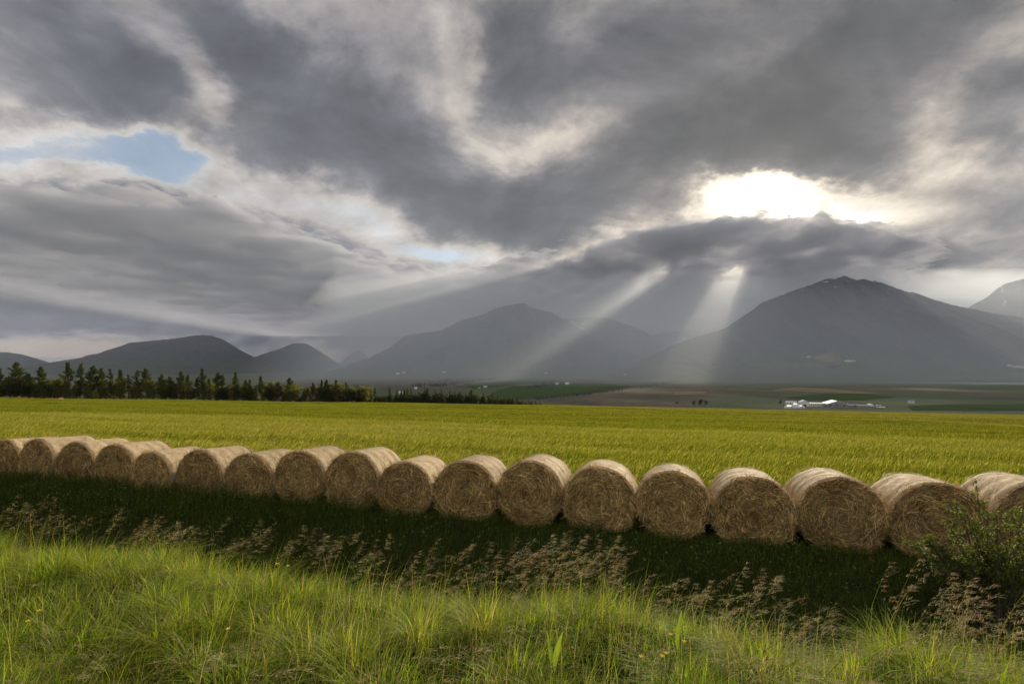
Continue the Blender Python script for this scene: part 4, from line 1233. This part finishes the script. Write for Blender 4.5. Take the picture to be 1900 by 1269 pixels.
def house(name, label, cat, px0, px1, apex, eave, base, gable, wall, roof, nwin=0, door=None, depth=None, group=None, rot=0.0, at=None):
    pc = (px0 + px1) / 2
    g_ = at if at is not None else floor_at(pc, base)
    k = g_[1] / F
    w = (px1 - px0) * k
    he, ha = (base - eave) * k, (base - apex) * k
    dp = depth or (w * 0.8 if not gable else w * 1.3)
    h = empty(name, (g_[0], g_[1], g_[2]), label, cat, group)
    h.rotation_euler = (0, 0, math.atan2(-g_[0], g_[1]) * 0.6 + rot)
    th = 0.35
    if gable:
        part('wall', prism([(-w / 2, -1.5), (w / 2, -1.5), (w / 2, he), (0, ha - th), (-w / 2, he)], 0, dp), wall, h)
        ov = 0.5
        sl_ = (ha - he) / (w / 2)
        part('roof', prism([(-w / 2 - ov, he - ov * sl_ + 0.02), (0, ha - th + 0.02), (w / 2 + ov, he - ov * sl_ + 0.02), (w / 2 + ov, he - ov * sl_ + th + .3), (0, ha + .3), (-w / 2 - ov, he - ov * sl_ + th + .3)], -0.4, dp + 0.4), roof, h)
    else:
        part('wall', prism([(-w / 2, -1.5), (w / 2, -1.5), (w / 2, he), (-w / 2, he)], 0, dp), wall, h)
        me = bpy.data.meshes.new('roof')
        ov = 0.4
        a, b = -w / 2 - ov, w / 2 + ov
        y0_, y1_ = -ov, dp + ov
        V = [(a, y0_, he + .01), (b, y0_, he + .01), (b, y1_, he + .01), (a, y1_, he + .01), (a, dp / 2, ha), (b, dp / 2, ha)]
        me.from_pydata(V, [], [(0, 3, 2, 1), (0, 1, 5, 4), (2, 3, 4, 5), (1, 2, 5), (3, 0, 4)])
        me.update()
        part('roof', me, roof, h)
    for i in range(nwin):
        xx = -w / 2 + w * (i + 0.5) / nwin
        ww = min(w / nwin * 0.5, he * 0.5)
        part('window', prism([(-ww / 2, 0), (ww / 2, 0), (ww / 2, he * .36), (-ww / 2, he * .36)], -0.12, 0.05), M_DARK, h, (xx, 0, he * .42))
    if door:
        dx, dw_, dh = door
        part('door', prism([(-dw_ * w / 2, 0), (dw_ * w / 2, 0), (dw_ * w / 2, dh * he), (-dw_ * w / 2, dh * he)], -0.1, 0.05), M_DARK, h, (dx * w, 0, 0))
    return h
house('farmhouse', 'low white farmhouse at the left end of the farm, behind the white tunnels', 'house', 1460, 1478, 744.5, 747, 751, False, M_WHITE, M_ROOFW, 4)
house('barn', 'tall white gabled barn with a dark door opening at the farm', 'barn', 1486, 1500.5, 742.8, 747, 754.5, True, M_WHITE, M_ROOFW, 0, (0.0, 0.36, 0.5))
house('cowshed', 'long white cowshed with a row of windows joining the gabled barn', 'barn', 1501.5, 1534, 747.5, 749, 754, False, M_WHITE, M_ROOFW, 9)
house('barn', 'large grey barn with a wide pale gable roof, right of the long cowshed', 'barn', 1537, 1570, 744.2, 750, 756, True, M_GREY, M_ROOFW, 3, None)
house('shed', 'long low grey shed right of the large pale-roofed barn', 'shed', 1573.5, 1591, 750.5, 752, 756.5, False, M_GREY, M_ROOFG, 0, (0.3, 0.14, 0.7))
house('shed', 'low dark grey shed at the right end of the farm sheds', 'shed', 1592, 1613, 751.2, 752.6, 757.5, False, M_GREY, M_ROOFG)
house('cottage', 'small white cottage with dark window standing apart right of the farm', 'house', 1687, 1696, 742.6, 744.5, 748, False, M_WHITE, M_ROOFG, 1)
house('hut', 'tiny dark hut alone on the brown heath left of the farm', 'hut', 1345.5, 1349, 748.4, 749.2, 752, True, M_GREY, M_ROOFR)
# film covered tunnels and the silo
def tunnel(label, px0, px1, top, base, squash=1.0):
    g_ = floor_at((px0 + px1) / 2, base)
    k = g_[1] / F
    w, hh = (px1 - px0) * k, (base - top) * k
    t = empty('polytunnel', tuple(g_), label, 'polytunnel', 'white film tunnels at the farm')
    out = [(-w / 2, -1.0), (w / 2, -1.0)] + [(w / 2 * math.cos(a), hh * max(0.02, math.sin(a)) ** squash) for a in np.linspace(0.05, math.pi - 0.05, 13)]
    part('film_cover', prism(out, 0, w * 1.2), M_FILM, t)
    part('end_door', prism([(-w * .08, 0), (w * .08, 0), (w * .08, hh * .5), (-w * .08, hh * .5)], -0.15, 0.05), M_GREY, t)
tunnel('low white film tunnel at the far left of the farm, in front of the farmhouse', 1463, 1476, 752.8, 757.5)
tunnel('tallest of the three white film tunnels, in the middle', 1474.5, 1485, 749.3, 757)
tunnel('low white film tunnel below the gabled barn', 1483, 1494.5, 752.8, 757.7)
tunnel('small white domed tunnel at the right end of the farm, beside white wrapped bales', 1614, 1622, 749.5, 754.5)
g_ = floor_at(1571.8, 754)
silo = empty('silo', tuple(g_), 'short pale silo between the large grey barn and the low sheds', 'silo')
k = g_[1] / F
def lathe(prof, k_=20):
    V = [(r * math.cos(6.283 * j / k_), r * math.sin(6.283 * j / k_), z) for r, z in prof for j in range(k_)]
    Q = [(i * k_ + j, i * k_ + (j + 1) % k_, (i + 1) * k_ + (j + 1) % k_, (i + 1) * k_ + j) for i in range(len(prof) - 1) for j in range(k_)]
    return mesh_np('lathe', V, Q, smooth=True)
part('tank', lathe([(1.5 * k, -1), (1.5 * k, 5 * k), (1.45 * k, 5.1 * k)]), M_WHITE, silo)
part('cap', lathe([(1.6 * k, 5.1 * k), (1.5 * k, 5.6 * k), (1.0 * k, 6.3 * k), (0.05, 6.7 * k)]), M_ROOFG, silo)
wb_me = lathe([(0.02, 0), (0.55, 0.02), (0.62, 0.12), (0.62, 1.1), (0.55, 1.2), (0.02, 1.22)], 14)
wb_me.materials.append(M_FILM)
for (px, py) in [(1626, 753.5), (1628.5, 753), (1631, 756.6), (1634, 756.8), (1636.5, 756.2), (1639, 756.8), (1633, 753.2), (1627.3, 756.4), (1641, 757)]:
    g_ = floor_at(px, py)
    o = bpy.data.objects.new('wrapped_bale', wb_me)
    COL.objects.link(o)
    o.location = tuple(g_)
    o.scale = (1.9, 1.9, 1.9)
    tag(o, 'white film-wrapped bale in the cluster at the right end of the farm', 'wrapped bale', 'white wrapped bales at the farm')
# shrubs and trees at the farm
def floor_tree(name, var, px, top, base, label, cat, wmul=1.0):
    g_ = floor_at(px, base)
    t = empty(name, tuple(g_), label, cat)
    h = (base - top) / F * g_[1]
    t.scale = (h * wmul, h * wmul, h)
    for nm, me in zip(('trunk', 'crown'), var):
        o = bpy.data.objects.new(nm, me)
        COL.objects.link(o)
        o.parent = t
floor_tree('conifer', PV['bushy'][0], 1448, 742, 751.5, 'dark tree standing left of the white farmhouse', 'tree', 1.4)
floor_tree('shrub', HV[0], 1287, 742.5, 751, 'left shrub of the dark thicket on the heath, far left of the farm', 'shrub', 1.1)
floor_tree('shrub', HV[1], 1299, 740.5, 751, 'middle and tallest shrub of the dark thicket on the heath', 'shrub', 1.3)
floor_tree('shrub', HV[2], 1310, 742.5, 751, 'right shrub of the dark thicket on the heath, towards the farm', 'shrub', 1.0)
floor_tree('shrub', HV[2], 1256, 744.5, 749, 'small dark shrub alone on the heath left of the thicket', 'shrub', 1.3)
# farmhouses scattered far out over the valley
FAR = [(735, 741, 691, 695, 'white house leftmost of a pair far off under the middle mountain', M_ROOFW), (746, 752, 689.6, 693, 'white house right of its twin far off under the middle mountain', M_ROOFW), (820, 827, 688.8, 692, 'white house far off above the dark wood strip', M_ROOFW),
       (769, 774, 718.5, 722, 'white house above the hedge, left of the dark wood', M_ROOFW), (740, 747, 726, 731, 'white house showing just above the hedge top', M_ROOFW), (897, 904, 715.2, 719.5, 'white house with grey roof on the green slope below the wood strip', M_ROOFG), (887, 891, 718.5, 721, 'small white outbuilding left of the house below the wood strip', M_ROOFG),
       (1031, 1037, 710.5, 713.5, 'white house at the small wood right of the wood strip', M_ROOFW), (1049, 1056, 709.5, 713.5, 'white barn right of the house at the small wood', M_ROOFW), (1010, 1015, 690.5, 693, 'tiny white house far off at the foot of the middle mountain', M_ROOFW),
       (1498, 1504, 660.5, 663.5, 'pale house at the foot of the right hand mountain, left of a hayfield', M_ROOFW), (1569, 1586, 668, 671.5, 'long pale barn at the foot of the right hand mountain', M_ROOFW), (1871, 1876, 676.5, 680, 'white house at far right under the mountain, left of its neighbour', M_ROOFW), (1882, 1897, 678, 682.5, 'larger pale farmhouse at far right under the mountain', M_ROOFG),
       (1158, 1164, 693.5, 695.5, 'tiny pale house on the valley floor between the two main mountains', M_ROOFW)]
def terrain_hit(px, py):
    """first surface on a sight line, mountains included"""
    dg = bpy.context.evaluated_depsgraph_get()
    dd = Vector(ray(px, py)).normalized()
    o_ = Vector((0, 0, EYE)) + dd * 700
    ok, loc, nrm_, idx_, ob_, m_ = scene.ray_cast(dg, o_, dd, distance=14000)
    return np.array(loc) if ok else None
hz_o.hide_viewport = mist_o.hide_viewport = bank_o.hide_viewport = True
bpy.context.view_layer.update()
hits = [terrain_hit((a + b) / 2, y1) for a, b, y0, y1, l, r_ in FAR]
PATCH = [  # ground patches: sight line corners, name
 ('meadow', 'g', [(1690, 753), (1790, 750), (1900, 751), (1960, 762), (1690, 762)]), ('meadow', 'g', [(950, 716), (1100, 711), (1180, 716), (1110, 728), (960, 742), (900, 735)]), ('meadow', 'g', [(860, 712), (980, 703), (1040, 705), (960, 714), (880, 722)]),
 ('meadow', 'g', [(1460, 738), (1560, 728), (1660, 737), (1600, 743), (1500, 743)]), ('meadow', 'p', [(1790, 685), (1880, 683), (1900, 686), (1800, 689)]), ('meadow', 'p', [(1260, 672), (1334, 672), (1336, 675.5), (1250, 675.5)]),
 ('hayfield', 'y', [(1511, 661), (1530, 656.5), (1562, 660), (1560, 668), (1512, 668)]), ('hayfield', 'y', [(1250, 727), (1310, 726), (1306, 733), (1250, 733)]), ('hayfield', 'y', [(1430, 724), (1480, 718), (1640, 730), (1560, 731), (1480, 726)]),
 ('meadow', 'p', [(1380, 672), (1500, 674), (1560, 679), (1390, 680)]), ('meadow', 'p', [(1550, 676), (1600, 676), (1620, 681), (1560, 681)]), ('meadow', 'p', [(945, 683), (1080, 680), (1080, 682), (950, 686)]),
 ('meadow', 'p', [(850, 683), (900, 681), (905, 688), (860, 690)]), ('meadow', 'p', [(1720, 700), (1900, 695), (1900, 703), (1750, 705)])]
phits = [(nm, c_, [terrain_hit(*p) for p in pts], pts) for nm, c_, pts in PATCH]
M_PATCH = {}
for key, a, b in (('g', (0.034, 0.062, 0.016), (0.062, 0.10, 0.026)), ('p', (0.075, 0.10, 0.04), (0.11, 0.14, 0.06)), ('y', (0.17, 0.14, 0.07), (0.28, 0.23, 0.12))):
    m, t = new_mat('meadow_' + {'g': 'green', 'p': 'pale', 'y': 'hay'}[key])
    co = t.n('ShaderNodeTexCoord').outputs['Object']
    c = t.ramp(t.noise(t.v('MULTIPLY', co, (1, .5, 1)), 1 / 60, 6, 0.65), [(0.3, a), (0.7, b)])
    bs = t.n('ShaderNodeBsdfDiffuse', {'Color': c})
    t.t.links.new(bs.outputs[0], t.n('ShaderNodeOutputMaterial').inputs[0])
    M_PATCH[key] = m
def patch(name, pts3, mat, lift):
    """a thin sheet over the valley ground inside the corners (fan of strips, laid on the ground)"""
    P_ = np.array(pts3)
    c0 = P_.mean(0)
    n = len(P_)
    ring = []
    for i in range(n):
        a, b = P_[i], P_[(i + 1) % n]
        for t in np.linspace(0, 1, 6)[:-1]:
            p = a * (1 - t) + b * t
            w_ = 0.06 * float(wob(p[0], p[1], 160, 2, 3))
            ring.append(p + (p - c0) * w_)
    ring = np.array(ring)
    V, m_ = [], len(ring)
    fr = np.linspace(0.02, 1, 8)
    for f in fr:
        q_ = c0 + (ring - c0) * f
        zz_ = np.array([hit_z(x__, y__) for x__, y__ in q_[:, :2]])
        q_[:, 2] = zz_ + lift
        V.append(q_)
    Q = [(i * m_ + j, i * m_ + (j + 1) % m_, (i + 1) * m_ + (j + 1) % m_, (i + 1) * m_ + j) for i in range(len(fr) - 1) for j in range(m_)]
    me = mesh_np(name, np.concatenate(V), Q, smooth=True)
    return tag(link(name, me, mats=(mat,)), kind='structure')
def hit_z(x_, y_):
    dg = bpy.context.evaluated_depsgraph_get()
    ok, loc, *_ = scene.ray_cast(dg, Vector((x_, y_, 3000)), Vector((0, 0, -1)))
    return loc[2] if ok else FLOOR
built = []
for nm, c_, pts3, pts in phits:
    if any(p is None for p in pts3): continue
    built.append((nm, pts3, M_PATCH[c_], 0.8))
# river
riv = [(1560, 706.3), (1640, 709.2), (1700, 710.2), (1800, 711.0), (1990, 711.6), (1990, 714.2), (1800, 713.0), (1700, 711.5), (1640, 710.2), (1560, 706.9)]
M_RIVER, t = new_mat('river_water')
bs = t.n('ShaderNodeBsdfPrincipled', {'Base Color': (0.25, 0.27, 0.28, 1), 'Roughness': 0.22})
t.t.links.new(bs.outputs[0], t.n('ShaderNodeOutputMaterial').inputs[0])
rh = [terrain_hit(*p) for p in riv]
far_z = {}
for nm, pts3, mt_, lf in built: patch(nm, pts3, mt_, lf)
if all(p is not None for p in rh):
    V = np.array(rh)
    V[:, 2] = V[:, 2].mean() + 1.0
    zz = [hit_z(p[0], p[1]) for p in rh]
    V[:, 2] = np.array(zz) + 1.2
    n_ = len(V) // 2
    # densify so that the sheet follows the ground
    top = V[:n_]; bot = V[n_:][::-1]
    tt = np.linspace(0, n_ - 1, 60)
    ip = lambda A: np.stack([np.interp(tt, np.arange(n_), A[:, c]) for c in range(3)], -1)
    T_, B_ = ip(top), ip(bot)
    rows_ = [T_ * (1 - f) + B_ * f for f in np.linspace(0, 1, 6)]
    for r_ in rows_:
        r_[:, 2] = [hit_z(p[0], p[1]) + 1.0 for p in r_]
    A = np.concatenate(rows_)
    Q = [(i * 60 + j, i * 60 + j + 1, (i + 1) * 60 + j + 1, (i + 1) * 60 + j) for i in range(5) for j in range(59)]
    tag(link('river', mesh_np('river', A, Q, smooth=True), mats=(M_RIVER,)), kind='structure')
for (a, b, y0, y1, lab, rf), h3 in zip(FAR, hits):
    if h3 is None: continue
    house('farmhouse', lab, 'house', a, b, y0, y0 + (y1 - y0) * 0.45, y1, False, M_WHITE, rf, 2, group='far farmhouses over the valley', at=h3)
# far woods: masses of conifers
M_WOOD = flat_mat('far_wood', (0.020, 0.028, 0.014), 1.0, 0.35, 0.08)
def wood(poly, n, h0, h1):
    P2 = np.array(poly, float)
    lo, hi = P2.min(0), P2.max(0)
    V, Q = [], []
    cnt = 0
    while cnt < n:
        p = rng.uniform(lo, hi)
        ins = False
        j = len(P2) - 1
        for i in range(len(P2)):
            if (P2[i, 1] > p[1]) != (P2[j, 1] > p[1]) and p[0] < (P2[j, 0] - P2[i, 0]) * (p[1] - P2[i, 1]) / (P2[j, 1] - P2[i, 1]) + P2[i, 0]: ins = not ins
            j = i
        if not ins: continue
        cnt += 1
        h3 = terrain_hit(*p) if False else floor_at(*p)
        h = rng.uniform(h0, h1); r = h * rng.uniform(0.25, 0.5)
        for lvl, (rr_, zz_) in enumerate([(r * .7, -1), (r, h * .25), (r * .65, h * .6), (0.05 * r, h)]):
            a0 = rng.uniform(0, 6.28)
            for k_ in range(6):
                V.append(h3 + np.array([rr_ * math.cos(a0 * 0 + k_ * 1.0472) * rng.uniform(.8, 1.2), rr_ * math.sin(k_ * 1.0472), zz_]))
        b = (cnt - 1) * 24
        for l_ in range(3):
            for k_ in range(6):
                Q.append((b + l_ * 6 + k_, b + l_ * 6 + (k_ + 1) % 6, b + l_ * 6 + 6 + (k_ + 1) % 6, b + l_ * 6 + 6 + k_))
    tag(link('woodland', mesh_np('woodland', np.array(V), Q, smooth=True), mats=(M_WOOD,)), kind='stuff')
wood([(808, 708), (830, 702), (872, 697), (958, 697), (935, 703), (900, 707), (832, 716), (780, 719), (760, 716)], 700, 7, 11)
wood([(988, 740), (1040, 733), (1113, 722), (1180, 715), (1250, 706), (1262, 708), (1180, 722), (1106, 731), (1000, 742)], 420, 3, 5)
wood([(974, 719), (1000, 713), (1012, 709), (1040, 710), (1068, 711), (1030, 716), (990, 721)], 160, 5, 9)
#wood([(1860, 671), (1900, 668), (1930, 672), (1880, 677)], 0, 5, 9)
hz_o.hide_viewport = mist_o.hide_viewport = bank_o.hide_viewport = False
# red roofed house behind the trees at the left end
hx, hy = edge_spot(58, 30)
hh_ = house('house', 'red roofed white house hidden behind the pines at the left end', 'house', 16, 84, 726, 737, 752, False, M_WHITE, M_ROOFR, 5, at=np.array([hx, hy, float(ground_z(hx, hy))]))
